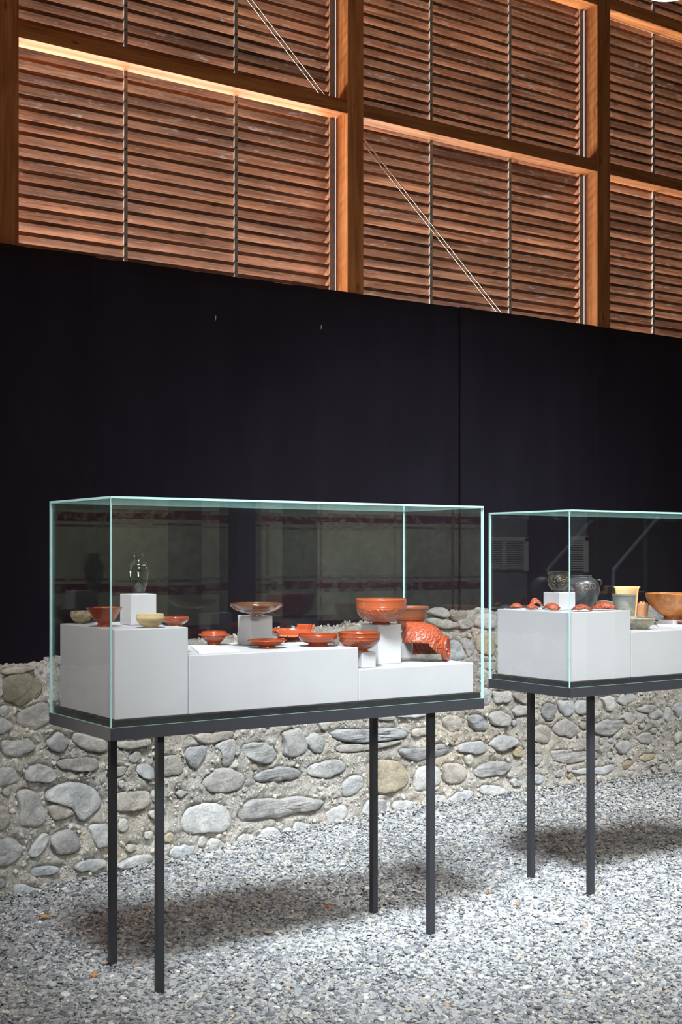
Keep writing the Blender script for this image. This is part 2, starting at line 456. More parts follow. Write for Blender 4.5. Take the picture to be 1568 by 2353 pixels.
def fresco_mat():
    m, nt, b = new_mat('painted_plaster')
    v = coords(nt)
    n0 = noise(nt, v, 2.2, 5, 0.65); n1 = noise(nt, v, 9, 5, 0.7)
    base = ramp(nt, n0, [(0.3, (0.34, 0.35, 0.26)), (0.5, (0.50, 0.52, 0.40)), (0.7, (0.60, 0.61, 0.50))])
    st = ramp(nt, n1, [(0.35, (0.6, 0.6, 0.58)), (0.6, (1.05, 1.05, 1.05))])
    c = mix(nt, base.outputs[0], st.outputs[0], 0.7, 'MULTIPLY')
    tc = nt.nodes.new('ShaderNodeTexCoord'); sx = nt.nodes.new('ShaderNodeSeparateXYZ')
    nt.links.new(tc.outputs['Object'], sx.inputs[0])
    def band(axis, centre, half):
        a = N(nt, 'ShaderNodeMath', operation='SUBTRACT'); nt.links.new(sx.outputs[axis], a.inputs[0]); a.inputs[1].default_value = centre
        ab = N(nt, 'ShaderNodeMath', operation='ABSOLUTE'); nt.links.new(a.outputs[0], ab.inputs[0])
        lt = N(nt, 'ShaderNodeMath', operation='LESS_THAN'); nt.links.new(ab.outputs[0], lt.inputs[0]); lt.inputs[1].default_value = half
        wr = ramp(nt, n1, [(0.40, (0, 0, 0)), (0.50, (1, 1, 1))])
        mu = N(nt, 'ShaderNodeMath', operation='MULTIPLY'); nt.links.new(lt.outputs[0], mu.inputs[0]); nt.links.new(wr.outputs[0], mu.inputs[1])
        return mu.outputs[0]
    red = (0.16, 0.022, 0.02)
    for z in (1.93, 1.21): c = mix(nt, c, red, band(2, z, 0.045))
    c = mix(nt, c, red, band(2, 2.34, 0.04))
    for x in (7.35, 7.45, 9.2, 9.3): c = mix(nt, c, (0.22, 0.10, 0.08), band(0, x, 0.016))
    for z in (1.84, 1.30): c = mix(nt, c, (0.22, 0.12, 0.10), band(2, z, 0.012))
    nt.links.new(c, b.inputs['Base Color']); b.inputs['Roughness'].default_value = 0.9
    return m
M['fresco'] = fresco_mat()
M['dado'] = plain('dark_panel', (0.015, 0.014, 0.018), 0.8)
M['dark_wall'] = plain('dark_end_wall', (0.035, 0.030, 0.028), 0.9, 0, 0.2, 3)

# ------------------------------------------------------------------ setting: floor, roof, far walls
def struct(o): o['kind'] = 'structure'; return o
struct(mesh_obj('floor', [(-6,-3.2,0),(15,-3.2,0),(15,8.0,0),(-6,8.0,0)], [(0,1,2,3)], M['ground']))
struct(box('ceiling', -6, 15, -3.2, 7.6, 7.2, 7.35, M['ceil']))
struct(box('wall_left', -6.15, -6, -3.2, 7.4, 0, 7.2, M['dark_wall']))
struct(box('wall_right', 15, 15.15, -3.2, 7.4, 0, 7.2, M['dark_wall']))
wf = struct(mesh_obj('wall_front', *box_data(-6, 15, -3.4, -3.2, 0, 7.2), M['dark_wall']))
# painted plaster panel mounted on the opposite wall (seen only as a reflection in the glass)
fres = struct(mesh_obj('wall_painting', *box_data(3.4, 10.4, -3.19, -3.12, 0.87, 2.9), M['fresco']))
tag(fres, 'pale green painted plaster wall with worn red bands', 'wall painting')
for i, xx in enumerate((6.05, 6.75)):
    struct(box('pillar', xx, xx+0.28, -2.75, -2.55, 0, 7.2, M['dado']))
door = struct(box('door_1', 10.65, 11.45, -3.19, -3.13, 0.0, 2.4, M['door']))
for k in range(13):
    box('louvre_blade', 10.72, 11.38, -3.125, -3.105, 1.36+k*0.028, 1.376+k*0.028, M['lamp'], door)
for (a, b_, c_, d_) in ((10.66, 10.72, 1.34, 1.76), (11.38, 11.44, 1.34, 1.76), (10.66, 11.44, 1.72, 1.77), (11.02, 11.06, 1.36, 1.72)):
    box('louvre_frame', a, b_, -3.128, -3.095, c_, d_, M['lamp'], door)

# steel handrail on the far side of the hall, mirrored in the second case
v, f = tube_data([(p.x, -2.2, p.z) for p in (on_y(1516, 1188, 10.47), on_y(1412, 1310, 10.47), on_y(1411, 1330, 10.47))] + [(on_y(1411, 1330, 10.47).x, -2.2, 0.0)], 0.022, 10)
hr = mesh_obj('handrail', v, f, plain('blue_grey_steel', (0.30, 0.36, 0.46), 0.5), None, True)
tag(hr, 'sloping blue-grey handrail mirrored in the glass of the second case', 'handrail')

# ------------------------------------------------------------------ louvred timber wall
wall_back = struct(empty('wall_back', (5, 7.2, 0)))
PITCH, TOPZ, BOTZ = 0.0715, 6.35, 2.95
posts = [(0.185, 0.315), (2.515, 2.645), (4.880, 5.008), (7.175, 7.312), (9.52, 9.65)]
def child_box(name, x0, x1, y0, y1, z0, z1, mat, bevel=0.0):
    return box(name, x0, x1, y0, y1, z0, z1, mat, wall_back, bevel)
for (a, b_) in posts:
    child_box('post', a, b_, 7.04, 7.18, 0.0, 7.2, M['post'], 0.004)
# slats: outer edge hangs lower, so that rain stays out
tilt, sw, stn = R(40), 0.115, 0.0175
d = (math.cos(tilt), -math.sin(tilt)); n_ = (math.sin(tilt), math.cos(tilt))
bays = []
for i in range(len(posts)-1):
    bays.append((posts[i][1]-0.01, posts[i+1][0]-0.045))
def slat_mesh(L, name):
    # section: inner edge cut upright, slat falling outwards
    p = [(0, 0), (0, stn/math.cos(tilt)), (sw*d[0], stn/math.cos(tilt)+sw*d[1]), (sw*d[0], sw*d[1])]
    v = [(-L/2, a, b) for a, b in p] + [(L/2, a, b) for a, b in p]
    f = [(0,1,2,3), (7,6,5,4), (0,4,5,1), (1,5,6,2), (2,6,7,3), (3,7,4,0)]
    me = bpy.data.meshes.new(name); me.from_pydata(v, [], f); me.update(); me.materials.append(M['slat'])
    return me
for i, (xa, xb) in enumerate(bays):
    me = slat_mesh(xb-xa, 'slat')
    k = 0; z = BOTZ + (0.010, 0.0, 0.031, 0.052)[i]
    while z < TOPZ:
        o = bpy.data.objects.new('slat', me); col.objects.link(o); o.parent = wall_back
        o.location = Vector(((xa+xb)/2, 7.205 + random.uniform(-0.002, 0.002), z + random.uniform(-0.0025, 0.0025))) - wall_back.location
        o.rotation_euler = (random.uniform(-0.02, 0.02), random.uniform(-0.0007, 0.0007), 0)
        z += PITCH
    # board the slats butt against, beside the post
    child_box('side_board', xb, posts[i+1][0]-0.001, 7.188, 7.32, 2.6, TOPZ+0.2, M['slat'])
    child_box('strap', xb-0.002, posts[i+1][0]-0.004, 7.182, 7.1875, 2.6, TOPZ+0.2, M['strap'])
    child_box('head_board', xa, posts[i+1][0], 7.19, 7.30, TOPZ+0.02, 7.2, M['slat'])
# flat metal straps with bolts
straps = [0.98, 1.72, 3.365, 4.125, 5.695, 6.43, 7.955, 8.75]
for x in straps:
    s = child_box('strap', x-0.0115, x+0.0115, 7.188, 7.203, 2.6, TOPZ+0.3, M['strap'])
    z = BOTZ + 0.03; k = 0
    vs, fs = [], []
    while z < TOPZ:
        v, f = tube_data([(x, 7.184, z), (x, 7.189, z)], 0.0045, 6)
        b0 = len(vs); vs += v; fs += [tuple(q+b0 for q in t) for t in f]; z += PITCH*2
    o = mesh_obj('bolt_row', [Vector(v)-Vector((x, 7.1955, 2.6)) for v in vs], fs, M['bolt'], s)
# horizontal rails between the posts
for zb_ in (4.443, 5.70):
    for i in range(len(posts)-1):
        child_box('rail', posts[i][1]-0.006, posts[i+1][0]+0.006 if True else 0, 7.046, 7.184, zb_, zb_+0.088, M['beam'], 0.003)
# crossed tie rods in pairs
def rod(p, q):
    v, f = tube_data([Vector(p)-wall_back.location, Vector(q)-wall_back.location], 0.0042, 8)
    mesh_obj('tie_rod', v, f, M['steel'], wall_back, smooth=True)
dv = Vector((5.093, 7.15, 4.324)) - Vector((6.299, 7.15, 3.29))
for off in (0.0, 0.045):
    rod((6.30+off+0.3*1.166, 7.16, 3.29-0.3), (5.03+off-0.02, 7.16, 4.38+0.0)); 
    rod((4.775+off, 7.16, 4.545), (4.775+off-1.30, 7.16, 4.545+1.152))

# ------------------------------------------------------------------ black cloth screen
def cloth_panel(x0, x1, label, seed, dy=0.0):
    nx, nz = max(8, int((x1-x0)/0.03)), 26
    z0, z1 = 0.25, 3.264
    xs = np.linspace(x0, x1, nx+1); zs = np.linspace(z0, z1, nz+1)
    X, Z = np.meshgrid(xs, zs)
    amp = 0.004 + 0.010*np.clip((Z-1.2)/2.0, 0, 1)
    Y = 7.0 + amp*(fbm(X*5.0+seed, Z*0.25, seed, 3)*2.2) + 0.004*np.sin(X*21+seed)
    e = np.minimum(X-x0, x1-X); Y = Y + 0.006*np.exp(-(e/0.02)**2) + dy
    V = np.stack([X-(x0+x1)/2, Y-7.0, Z-z0], -1).reshape(-1, 3)
    Fs = [(r*(nx+1)+c, r*(nx+1)+c+1, (r+1)*(nx+1)+c+1, (r+1)*(nx+1)+c) for r in range(nz) for c in range(nx)]
    o = mesh_obj('cloth_panel', V, Fs, M['cloth'], None, True, ((x0+x1)/2, 7.0, z0))
    s = o.modifiers.new('thickness', 'SOLIDIFY'); s.thickness = 0.006; s.offset = 1
    return tag(o, label, 'curtain', 'black cloth panels screening the timber wall')
cp0 = cloth_panel(-0.6, 3.088, 'black cloth panel at the left, behind the glass jar', 1.3)
cp1 = cloth_panel(3.045, 5.84, 'widest black cloth panel, behind the first glass case, with two pale flecks', 4.1, 0.022)
cp2 = cloth_panel(5.797, 7.139, 'narrow black cloth panel between the two seams above the second glass case', 8.7)
cp3 = cloth_panel(7.095, 10.4, 'black cloth panel reaching out of the frame at the right edge', 12.9, 0.022)
for (px, py) in ((496, 730), (738.5, 751)):  # small white slivers set just in front of the cloth
    p = on_y(px, py, 6.985)
    v, f = tube_data([p+Vector((0.001,0,0.014)), p, p-Vector((0.001,0,0.016))], [0.0012, 0.003, 0.0012], 6)
    mesh_obj('pale_fleck', [Vector(q)-cp1.location for q in v], f, M['card'], cp1)

# ------------------------------------------------------------------ ruin wall of rubble stone
XF = [0.0, 2.05, 2.27, 2.67, 3.27, 3.97, 5.06, 6.15, 7.1, 9.5]
YF = [5.66, 5.69, 5.73, 5.81, 5.99, 6.16, 6.33, 6.33, 6.28, 6.26]
XT = [0.0, 2.0, 2.5, 3.0, 3.6, 4.2, 5.0, 5.6, 6.4, 9.5]
ZT = [1.02, 1.03, 1.06, 1.10, 1.115, 1.12, 1.195, 1.185, 1.20, 1.18]
def yface(x): return np.interp(x, XF, YF)
def ztop(x): return np.interp(x, XT, ZT)
def on_wall(px, py):
    Y = 6.0
    for _ in range(12): Y = float(yface(on_y(px, py, Y).x))
    p = on_y(px, py, Y)
    return p
A = (0, 1500, 5.227); B = (0, 1780, 5.227); C = (260, 1680, 6.92); D = (370, 1640, 5.227); FF = (370, 1820, 3.136)
E_ = (600, 1640, 6.03); G = (860, 1620, 4.356); H_ = (1090, 1560, 5.407); I_ = (1200, 1570, 4.26); J = (960, 1380, 8.711)
K_ = (1380, 1320, 8.34); P0 = (0, 0, 1)
STONES = [
 (A,'stone_olive',(30,330),(120,270),(300,240),(430,290),(505,400),(510,470),(430,550),(300,610),(200,635),(80,600),(40,560)),
 (A,'stone_warm',(210,760),(230,690),(350,650),(440,610),(600,600),(640,760),(560,860),(480,900),(400,925),(300,905),(220,850)),
 (A,'stone',(-60,790),(60,790),(110,810),(165,870),(150,900),(80,945),(0,975),(-60,960)),
 (A,'stone',(20,1060),(60,1035),(200,1060),(300,1030),(390,1050),(430,1110),(430,1150),(340,1210),(200,1250),(60,1240),(10,1180)),
 (A,'stone',(560,1080),(620,1000),(680,945),(740,955),(800,1010),(835,1060),(825,1120),(790,1180),(730,1195),(640,1180),(570,1130)),
 (A,'stone_warm',(850,1050),(900,960),(1050,980),(1290,1060),(1290,1180),(1190,1200),(1100,1185),(980,1150),(920,1090)),
 (A,'stone_warm',(690,1350),(720,1290),(850,1270),(1050,1260),(1180,1290),(1185,1360),(1120,1420),(980,1440),(850,1420),(740,1390)),
 (A,'stone_blue',(-60,1400),(60,1390),(190,1400),(225,1460),(240,1540),(150,1590),(0,1600),(-60,1590)),
 (A,'stone',(270,1480),(330,1380),(440,1330),(560,1360),(640,1410),(690,1470),(640,1540),(560,1565),(440,1560),(330,1540)),
 (A,'stone_warm',(20,235),(120,190),(260,172),(400,168),(430,195),(330,222),(180,245),(60,262)),
 (A,'stone_warm',(-60,310),(0,290),(30,330),(50,430),(30,500),(0,540),(-60,560)),
 (B,'stone_blue',(580,190),(650,140),(800,110),(950,90),(1080,120),(1170,200),(1220,290),(1225,370),(1190,430),(1080,500),(980,565),(930,500),(880,430),(800,380),(680,340),(570,330),(555,270)),
 (B,'stone_warm',(570,380),(650,345),(760,365),(850,410),(900,460),(840,495),(740,550),(660,540),(610,500)),
 (B,'stone',(200,250),(250,180),(380,170),(450,230),(500,310),(545,420),(545,560),(480,620),(350,630),(250,625),(240,480),(235,370)),
 (B,'stone_warm',(-60,400),(50,380),(110,480),(125,590),(60,650),(0,680),(-60,690)),
 (B,'stone',(-60,800),(50,780),(150,755),(210,800),(285,880),(280,940),(220,1010),(130,1070),(90,1095),(-60,1090)),
 (B,'stone_blue',(345,960),(380,890),(440,800),(540,710),(590,740),(600,800),(540,870),(510,940),(470,975),(390,1000)),
 (B,'stone',(620,780),(680,690),(780,650),(880,660),(930,710),(955,800),(945,890),(880,940),(760,970),(670,960),(640,880)),
 (B,'stone_blue',(370,1180),(420,1130),(540,1100),(680,1100),(730,1130),(690,1170),(620,1205),(500,1220),(420,1220)),
 (B,'stone_blue',(900,1120),(960,1060),(1060,1020),(1200,1020),(1290,1040),(1290,1100),(1190,1140),(1060,1165),(960,1175)),
 (B,'stone_blue',(180,1430),(200,1350),(290,1320),(400,1345),(490,1390),(480,1430),(380,1450),(250,1460)),
 (B,'stone',(-60,1260),(30,1255),(75,1300),(60,1340),(0,1365),(-60,1370)),
 (B,'stone_blue',(1060,640),(1120,600),(1280,580),(1285,880),(1180,880),(1120,780)),
 (C,'stone_warm',(40,560),(200,570),(215,620),(180,690),(110,730),(-60,750),(-80,600)),
 (C,'stone_warm',(45,180),(630,120),(630,220),(420,250),(280,290),(150,280),(45,240)),
 (C,'stone',(380,620),(400,540),(470,520),(560,530),(640,600),(660,720),(610,780),(540,780),(450,740),(400,690)),
 (C,'stone_warm',(660,430),(810,410),(940,395),(1050,390),(1100,440),(1120,560),(1090,690),(980,710),(860,700),(660,680)),
 (C,'stone',(1145,330),(1180,260),(1330,240),(1440,230),(1475,280),(1470,370),(1410,500),(1340,570),(1230,580),(1170,470)),
 (C,'stone',(1000,1000),(1060,940),(1130,950),(1210,965),(1150,1010),(1060,1060)),
 (C,'stone_warm',(50,1000),(300,960),(560,960),(590,1080),(590,1170),(440,1260),(250,1270),(60,1270)),
 (C,'stone_blue',(60,2150),(300,2000),(640,1960),(640,2110),(400,2150),(150,2190)),
 (C,'stone_blue',(880,1950),(960,1840),(1060,1850),(1130,1800),(1230,1830),(1310,1830),(1280,1920),(1210,1980),(1100,2060),(980,2020),(900,1990)),
 (D,'stone_warm',(385,260),(560,230),(880,200),(900,230),(870,280),(760,320),(600,350),(460,350)),
 (D,'stone',(640,380),(760,320),(890,300),(900,440),(890,560),(820,640),(740,630),(730,460)),
 (D,'slate',(950,400),(1000,370),(1100,350),(1250,340),(1320,400),(1410,480),(1390,540),(1330,600),(1260,610),(1180,580),(1080,540),(980,470)),
 (D,'stone',(480,830),(560,740),(640,670),(800,655),(900,690),(1000,730),(1025,780),(1000,850),(930,920),(830,945),(680,950),(560,930)),
 (D,'slate',(1100,760),(1250,680),(1450,640),(1620,645),(1700,710),(1690,760),(1600,790),(1450,790),(1250,820),(1160,830)),
 (D,'stone_blue',(255,1270),(290,1180),(390,1100),(500,1080),(640,1065),(750,1085),(810,1160),(840,1260),(840,1360),(780,1400),(650,1430),(500,1430),(400,1440),(270,1400)),
 (FF,'slate',(550,160),(600,90),(640,50),(780,50),(900,50),(1000,25),(1100,50),(1190,55),(1180,95),(1100,130),(950,150),(850,180),(700,200),(600,215),(560,205)),
 (FF,'stone_blue',(695,320),(720,275),(780,250),(830,260),(870,300),(850,345),(790,370),(730,385),(700,365)),
 (FF,'stone',(545,330),(600,295),(660,300),(685,340),(660,380),(600,375),(555,360)),
 (FF,'stone',(340,380),(370,330),(420,340),(455,370),(440,410),(390,445),(350,430)),
 (FF,'stone_blue',(965,230),(990,210),(1060,230),(1145,225),(1130,280),(1080,315),(960,320),(945,300)),
 (FF,'stone_blue',(1185,150),(1230,120),(1300,95),(1340,120),(1340,160),(1300,210),(1250,235),(1200,215)),
 (FF,'stone_blue',(1250,320),(1300,285),(1400,260),(1500,235),(1500,290),(1420,320),(1300,345)),
 (FF,'stone_blue',(470,485),(510,455),(560,455),(560,475),(500,490)),
 (FF,'stone_blue',(570,470),(600,455),(680,455),(680,470),(600,478)),
 (FF,'stone_blue',(1455,150),(1480,70),(1500,55),(1540,80),(1540,160),(1500,185)),
 (E_,'stone_blue',(1110,1040),(1130,980),(1210,880),(1300,850),(1390,880),(1415,950),(1400,1010),(1330,1080),(1270,1130),(1190,1155),(1120,1120)),
 (E_,'stone',(290,260),(390,220),(530,190),(590,270),(605,350),(640,440),(600,540),(500,590),(400,600),(310,550),(330,430)),
 (E_,'stone',(620,360),(700,290),(800,260),(860,320),(885,400),(880,500),(830,550),(750,530),(680,480),(650,430)),
 (E_,'stone',(650,830),(660,740),(720,700),(900,660),(1080,630),(1160,690),(1165,760),(1080,820),(960,880),(820,890),(710,870)),
 (E_,'stone',(800,140),(980,110),(970,170),(900,240),(850,220)),
 (P0,'slate',(757,1684),(780,1676),(850,1676),(913,1672),(930,1680),(944,1687),(935,1694),(900,1700),(860,1703),(820,1706),(780,1702),(768,1694)),
 (P0,'stone_warm',(771,1715),(800,1710),(860,1707),(900,1704),(933,1697),(925,1704),(880,1718),(830,1727),(785,1730),(772,1726)),
 (G,'stone_warm',(385,260),(430,235),(530,225),(540,300),(450,320),(390,310)),
 (G,'slate',(240,450),(330,430),(530,440),(640,380),(720,400),(820,400),(800,450),(740,490),(640,530),(520,540),(400,560),(320,540),(270,500)),
 (G,'stone_blue',(820,420),(880,385),(1080,365),(1140,410),(1150,450),(1100,490),(980,485),(850,470)),
 (G,'stone',(1140,400),(1240,310),(1340,300),(1440,350),(1455,380),(1380,420),(1290,465),(1240,460),(1200,420)),
 (G,'slate',(940,150),(960,100),(1040,90),(1120,140),(1130,220),(1090,255),(1020,250),(970,210)),
 (G,'stone',(1140,110),(1180,60),(1280,55),(1370,110),(1375,160),(1340,205),(1250,220),(1180,200)),
 (G,'stone_tan',(50,560),(160,545),(260,560),(310,630),(335,720),(335,800),(200,860),(50,890),(-60,860),(-60,580)),
 (G,'stone_blue',(410,700),(430,630),(520,605),(640,620),(660,780),(530,840),(450,870),(405,850)),
 (G,'stone_warm',(690,600),(760,580),(880,590),(930,650),(930,720),(880,780),(780,800),(690,760)),
 (G,'slate',(1000,680),(1060,620),(1180,560),(1330,570),(1380,620),(1300,690),(1180,720),(1060,730)),
 (G,'stone_blue',(1370,770),(1400,740),(1430,750),(1460,755),(1470,790),(1430,825),(1400,820)),
 (G,'stone_blue',(1065,840),(1100,805),(1200,800),(1290,830),(1315,870),(1270,905),(1180,905),(1090,890)),
 (G,'stone_blue',(735,940),(820,890),(920,850),(990,860),(1000,890),(950,950),(880,990),(800,990),(750,970)),
 (G,'stone_blue',(630,900),(690,905),(720,960),(715,1000),(640,1035),(560,1020),(560,920)),
 (G,'stone_blue',(185,1010),(220,960),(330,955),(405,970),(395,1020),(350,1070),(260,1080),(200,1050)),
 (G,'stone_blue',(-60,960),(110,955),(135,1010),(100,1090),(-40,1110)),
 (G,'stone_blue',(160,1180),(230,1175),(320,1200),(310,1240),(180,1240)),
 (G,'stone_blue',(430,1150),(540,1130),(640,1150),(640,1200),(540,1220),(440,1210)),
 (G,'stone_tan',(1110,1060),(1200,1020),(1270,1010),(1280,1040),(1210,1080),(1130,1090)),
 (G,'stone_blue',(940,1100),(980,1070),(1040,1080),(1040,1110),(950,1125)),
 (G,'stone_warm',(50,125),(210,115),(215,145),(130,160),(50,150)),
 (G,'stone',(230,115),(420,95),(530,85),(500,110),(420,125),(260,125)),
 (G,'stone_warm',(680,140),(770,90),(840,110),(870,180),(860,260),(780,280),(700,240)),
 (H_,'stone',(225,150),(460,150),(465,230),(420,290),(330,300),(250,300),(225,230)),
 (H_,'stone_warm',(470,170),(660,185),(700,300),(620,295),(540,270),(480,220)),
 (H_,'stone_blue',(125,110),(215,150),(220,260),(180,320),(120,310),(60,200)),
 (H_,'stone',(470,400),(560,330),(690,340),(700,430),(600,450),(520,470)),
 (H_,'slate',(830,400),(850,320),(950,300),(1010,330),(1010,430),(980,520),(900,520),(850,460)),
 (H_,'stone_blue',(1040,310),(1060,270),(1200,260),(1240,310),(1240,420),(1190,465),(1120,460),(1060,390)),
 (H_,'stone_blue',(1250,330),(1300,265),(1430,280),(1480,330),(1450,400),(1370,430),(1290,430),(1250,380)),
 (H_,'stone',(980,600),(1030,530),(1120,500),(1210,530),(1290,590),(1325,650),(1290,690),(1200,745),(1130,700),(1040,700),(985,660)),
 (H_,'stone_warm',(700,640),(760,590),(850,560),(950,600),(965,700),(950,770),(890,820),(800,790),(700,760)),
 (H_,'slate',(940,900),(1100,880),(1300,900),(1450,890),(1540,900),(1540,1000),(1400,1000),(1320,1040),(1150,1050),(990,1020)),
 (H_,'stone_blue',(1015,1190),(1050,1130),(1090,1125),(1105,1160),(1080,1210),(1040,1230)),
 (H_,'stone_blue',(660,1210),(760,1200),(830,1190),(870,1230),(850,1270),(770,1305),(660,1310)),
 (H_,'stone_blue',(1130,1380),(1180,1340),(1280,1350),(1280,1430),(1170,1460)),
 (H_,'stone_tan',(850,1420),(940,1370),(960,1440),(900,1500),(830,1480)),
 (H_,'stone',(720,960),(770,940),(840,940),(850,1000),(810,1070),(740,1080)),
 (I_,'stone_blue',(775,140),(850,120),(905,130),(905,220),(870,265),(825,265),(800,200)),
 (I_,'stone_blue',(930,190),(960,130),(1010,100),(1110,110),(1100,160),(1050,190),(980,215)),
 (I_,'slate',(660,420),(740,390),(800,360),(900,350),(1000,360),(1050,380),(1000,440),(920,480),(850,520),(770,510),(660,470)),
 (I_,'stone',(980,320),(1030,290),(1110,300),(1135,350),(1060,400),(1000,370)),
 (I_,'slate',(1110,250),(1200,210),(1300,220),(1370,270),(1380,330),(1330,360),(1240,350),(1230,290),(1150,280)),
 (I_,'stone_blue',(1480,210),(1540,190),(1600,200),(1640,300),(1600,370),(1500,320)),
 (I_,'stone',(910,620),(960,560),(1040,560),(1060,630),(1020,690),(950,690)),
 (I_,'stone',(1110,540),(1180,480),(1240,480),(1270,540),(1250,600),(1180,600)),
 (I_,'stone_blue',(480,860),(600,830),(700,830),(850,800),(905,790),(915,830),(880,870),(800,895),(660,890),(520,890)),
 (I_,'stone_blue',(890,950),(980,920),(1100,940),(1130,980),(1060,1030),(930,1030)),
 (I_,'stone_tan',(970,800),(1030,750),(1090,740),(1090,780),(1040,840),(980,840)),
 (I_,'stone',(1500,850),(1520,780),(1600,720),(1640,760),(1600,850),(1530,870)),
 (I_,'stone_tan',(1140,740),(1200,690),(1300,690),(1290,730),(1200,760)),
 (I_,'stone_blue',(1390,290),(1420,230),(1450,240),(1450,340),(1420,380),(1395,350)),
 (I_,'stone_tan',(1310,900),(1400,895),(1430,915),(1370,945),(1300,930)),
 (I_,'stone',(1340,830),(1370,790),(1430,800),(1430,870),(1380,890)),
 (J,'stone',(240,240),(330,170),(480,160),(600,180),(660,260),(650,330),(560,350),(480,320),(350,300)),
 (J,'stone_warm',(680,260),(760,205),(860,220),(1000,230),(980,330),(850,400),(760,420),(700,330)),
 (J,'stone_warm',(215,400),(260,340),(400,350),(600,400),(800,440),(860,530),(700,560),(500,560),(300,490),(220,440)),
 (J,'stone',(800,450),(880,370),(1010,380),(1120,440),(1120,500),(1000,580),(900,590),(850,520)),
 (J,'stone',(1190,340),(1290,265),(1500,260),(1560,300),(1560,560),(1300,540),(1130,500),(1140,440)),
 (J,'stone_blue',(500,1150),(550,850),(640,800),(740,775),(830,830),(910,940),(950,1060),(930,1150),(820,1200),(700,1190)),
 (J,'stone',(870,780),(980,730),(1060,800),(1120,900),(1130,1020),(1070,1100),(1000,1150),(960,1020),(910,900)),
 (J,'stone_tan',(1190,700),(1300,650),(1480,680),(1560,780),(1560,1050),(1400,1100),(1250,1050),(1160,960)),
 (J,'stone',(1250,1210),(1390,1220),(1560,1230),(1560,1350),(1400,1400),(1250,1350)),
 (K_,'stone',(0,520),(120,495),(250,510),(260,600),(150,660),(0,660)),
 (K_,'stone_blue',(860,640),(960,600),(1100,700),(1240,790),(1230,870),(1000,870),(860,800)),
]
stone_polys = []
for rec in STONES:
    (ox, oy, s_), mat_, pts = rec[0], rec[1], rec[2:]
    w = [on_wall(ox + a/s_, oy + b/s_) for a, b in pts]
    stone_polys.append((mat_, np.array([(p.x, p.z) for p in w])))
def poly_dist(P, X, Z):
    """signed distance to a polygon (negative inside)"""
    n = len(P); dm = np.full(X.shape, 1e9); ins = np.zeros(X.shape, bool)
    for i in range(n):
        a, b = P[i], P[(i+1) % n]; e = b-a
        wx, wz = X-a[0], Z-a[1]
        t = np.clip((wx*e[0]+wz*e[1])/(e@e+1e-12), 0, 1)
        dm = np.minimum(dm, np.hypot(wx-e[0]*t, wz-e[1]*t))
        c = ((a[1] > Z) != (b[1] > Z)) & (X < (b[0]-a[0])*(Z-a[1])/(b[1]-a[1]+1e-12)+a[0])
        ins ^= c
    return np.where(ins, -dm, dm)
# smaller stones wedged between the large ones, and the wall's run beyond the frame
gxs, gzs = np.meshgrid(np.arange(0.65, 8.55, 0.012), np.arange(0.02, 1.14, 0.012), indexing='ij')
dmin = np.minimum(0.10, np.minimum(gzs+0.02, ztop(gxs)-0.01-gzs))
for mat_, P in stone_polys:
    a0, a1 = np.searchsorted(gxs[:, 0], [P[:, 0].min()-0.12, P[:, 0].max()+0.12])
    if a1 > a0: dmin[a0:a1] = np.minimum(dmin[a0:a1], poly_dist(P, gxs[a0:a1], gzs[a0:a1]))
fr_ = random.Random(23); count = 0
for _ in range(9000):
    if count >= 165: break
    i_, j_ = fr_.randrange(gxs.shape[0]), fr_.randrange(gxs.shape[1])
    x_, z_ = gxs[i_, j_], gzs[i_, j_]
    out_ = x_ < 1.95 or x_ > 7.15
    r_ = min(dmin[i_, j_]*0.88, fr_.uniform(0.06, 0.10) if out_ else fr_.uniform(0.022, 0.045))
    if r_ < (0.04 if out_ else 0.021): continue
    n_p = fr_.randint(7, 10); ph = fr_.uniform(0, 6.28); sq = fr_.uniform(0.55, 1.0); tl = fr_.uniform(-0.5, 0.5)
    pts = []
    for k in range(n_p):
        an = ph + 2*math.pi*k/n_p; q = r_*fr_.uniform(0.78, 1.0)
        u_, v_ = q*math.cos(an), q*sq*math.sin(an)
        pts.append((x_ + u_*math.cos(tl)-v_*math.sin(tl), z_ + u_*math.sin(tl)+v_*math.cos(tl)))
    stone_polys.append((fr_.choice(['stone', 'stone_warm', 'stone_blue', 'stone', 'slate'] if out_ else ['stone_pale', 'stone_pale', 'stone', 'stone_warm', 'stone_tan']), np.array(pts)))
    a0, a1 = max(0, i_-20), i_+20
    dmin[a0:a1] = np.minimum(dmin[a0:a1], np.hypot(gxs[a0:a1]-x_, gzs[a0:a1]-z_)-r_)
    count += 1
# mortar core: one rough sheet over the face and the top of the wall, sunk round every stone
nx = 620; xs = np.linspace(0.6, 8.6, nx)
nf, ntp = 92, 26
rows_x, rows_y, rows_z = [], [], []
Xg = np.repeat(xs[None], nf+ntp, 0)
zt = ztop(xs) + 0.035*fbm(xs*5, 3.3, 0.2, 3)*2
yf = yface(xs)
Zg = np.zeros_like(Xg); Yg = np.zeros_like(Xg)
for r in range(nf):
    t = r/(nf-1)
    Zg[r] = -0.03 + (zt+0.03)*t
    Yg[r] = yf + 0.05*max(0, t-0.9)/0.1*0.8
for r in range(ntp):
    t = (r+1)/ntp
    Zg[nf+r] = zt + 0.012*math.sin(t*3.1) - 0.10*t + 0.03*fbm(xs*6, t*4.0, 9.1, 3)
    Yg[nf+r] = yf + 0.04 + 0.56*t
disp = 0.05*fbm(Xg*3.5, Zg*4.5, Yg*3.5, 3) + 0.040*fbm(Xg*14, Zg*17, Yg*14, 3) + 0.020*fbm(Xg*45, Zg*50, 4.4, 2)
sink = np.zeros_like(Xg)
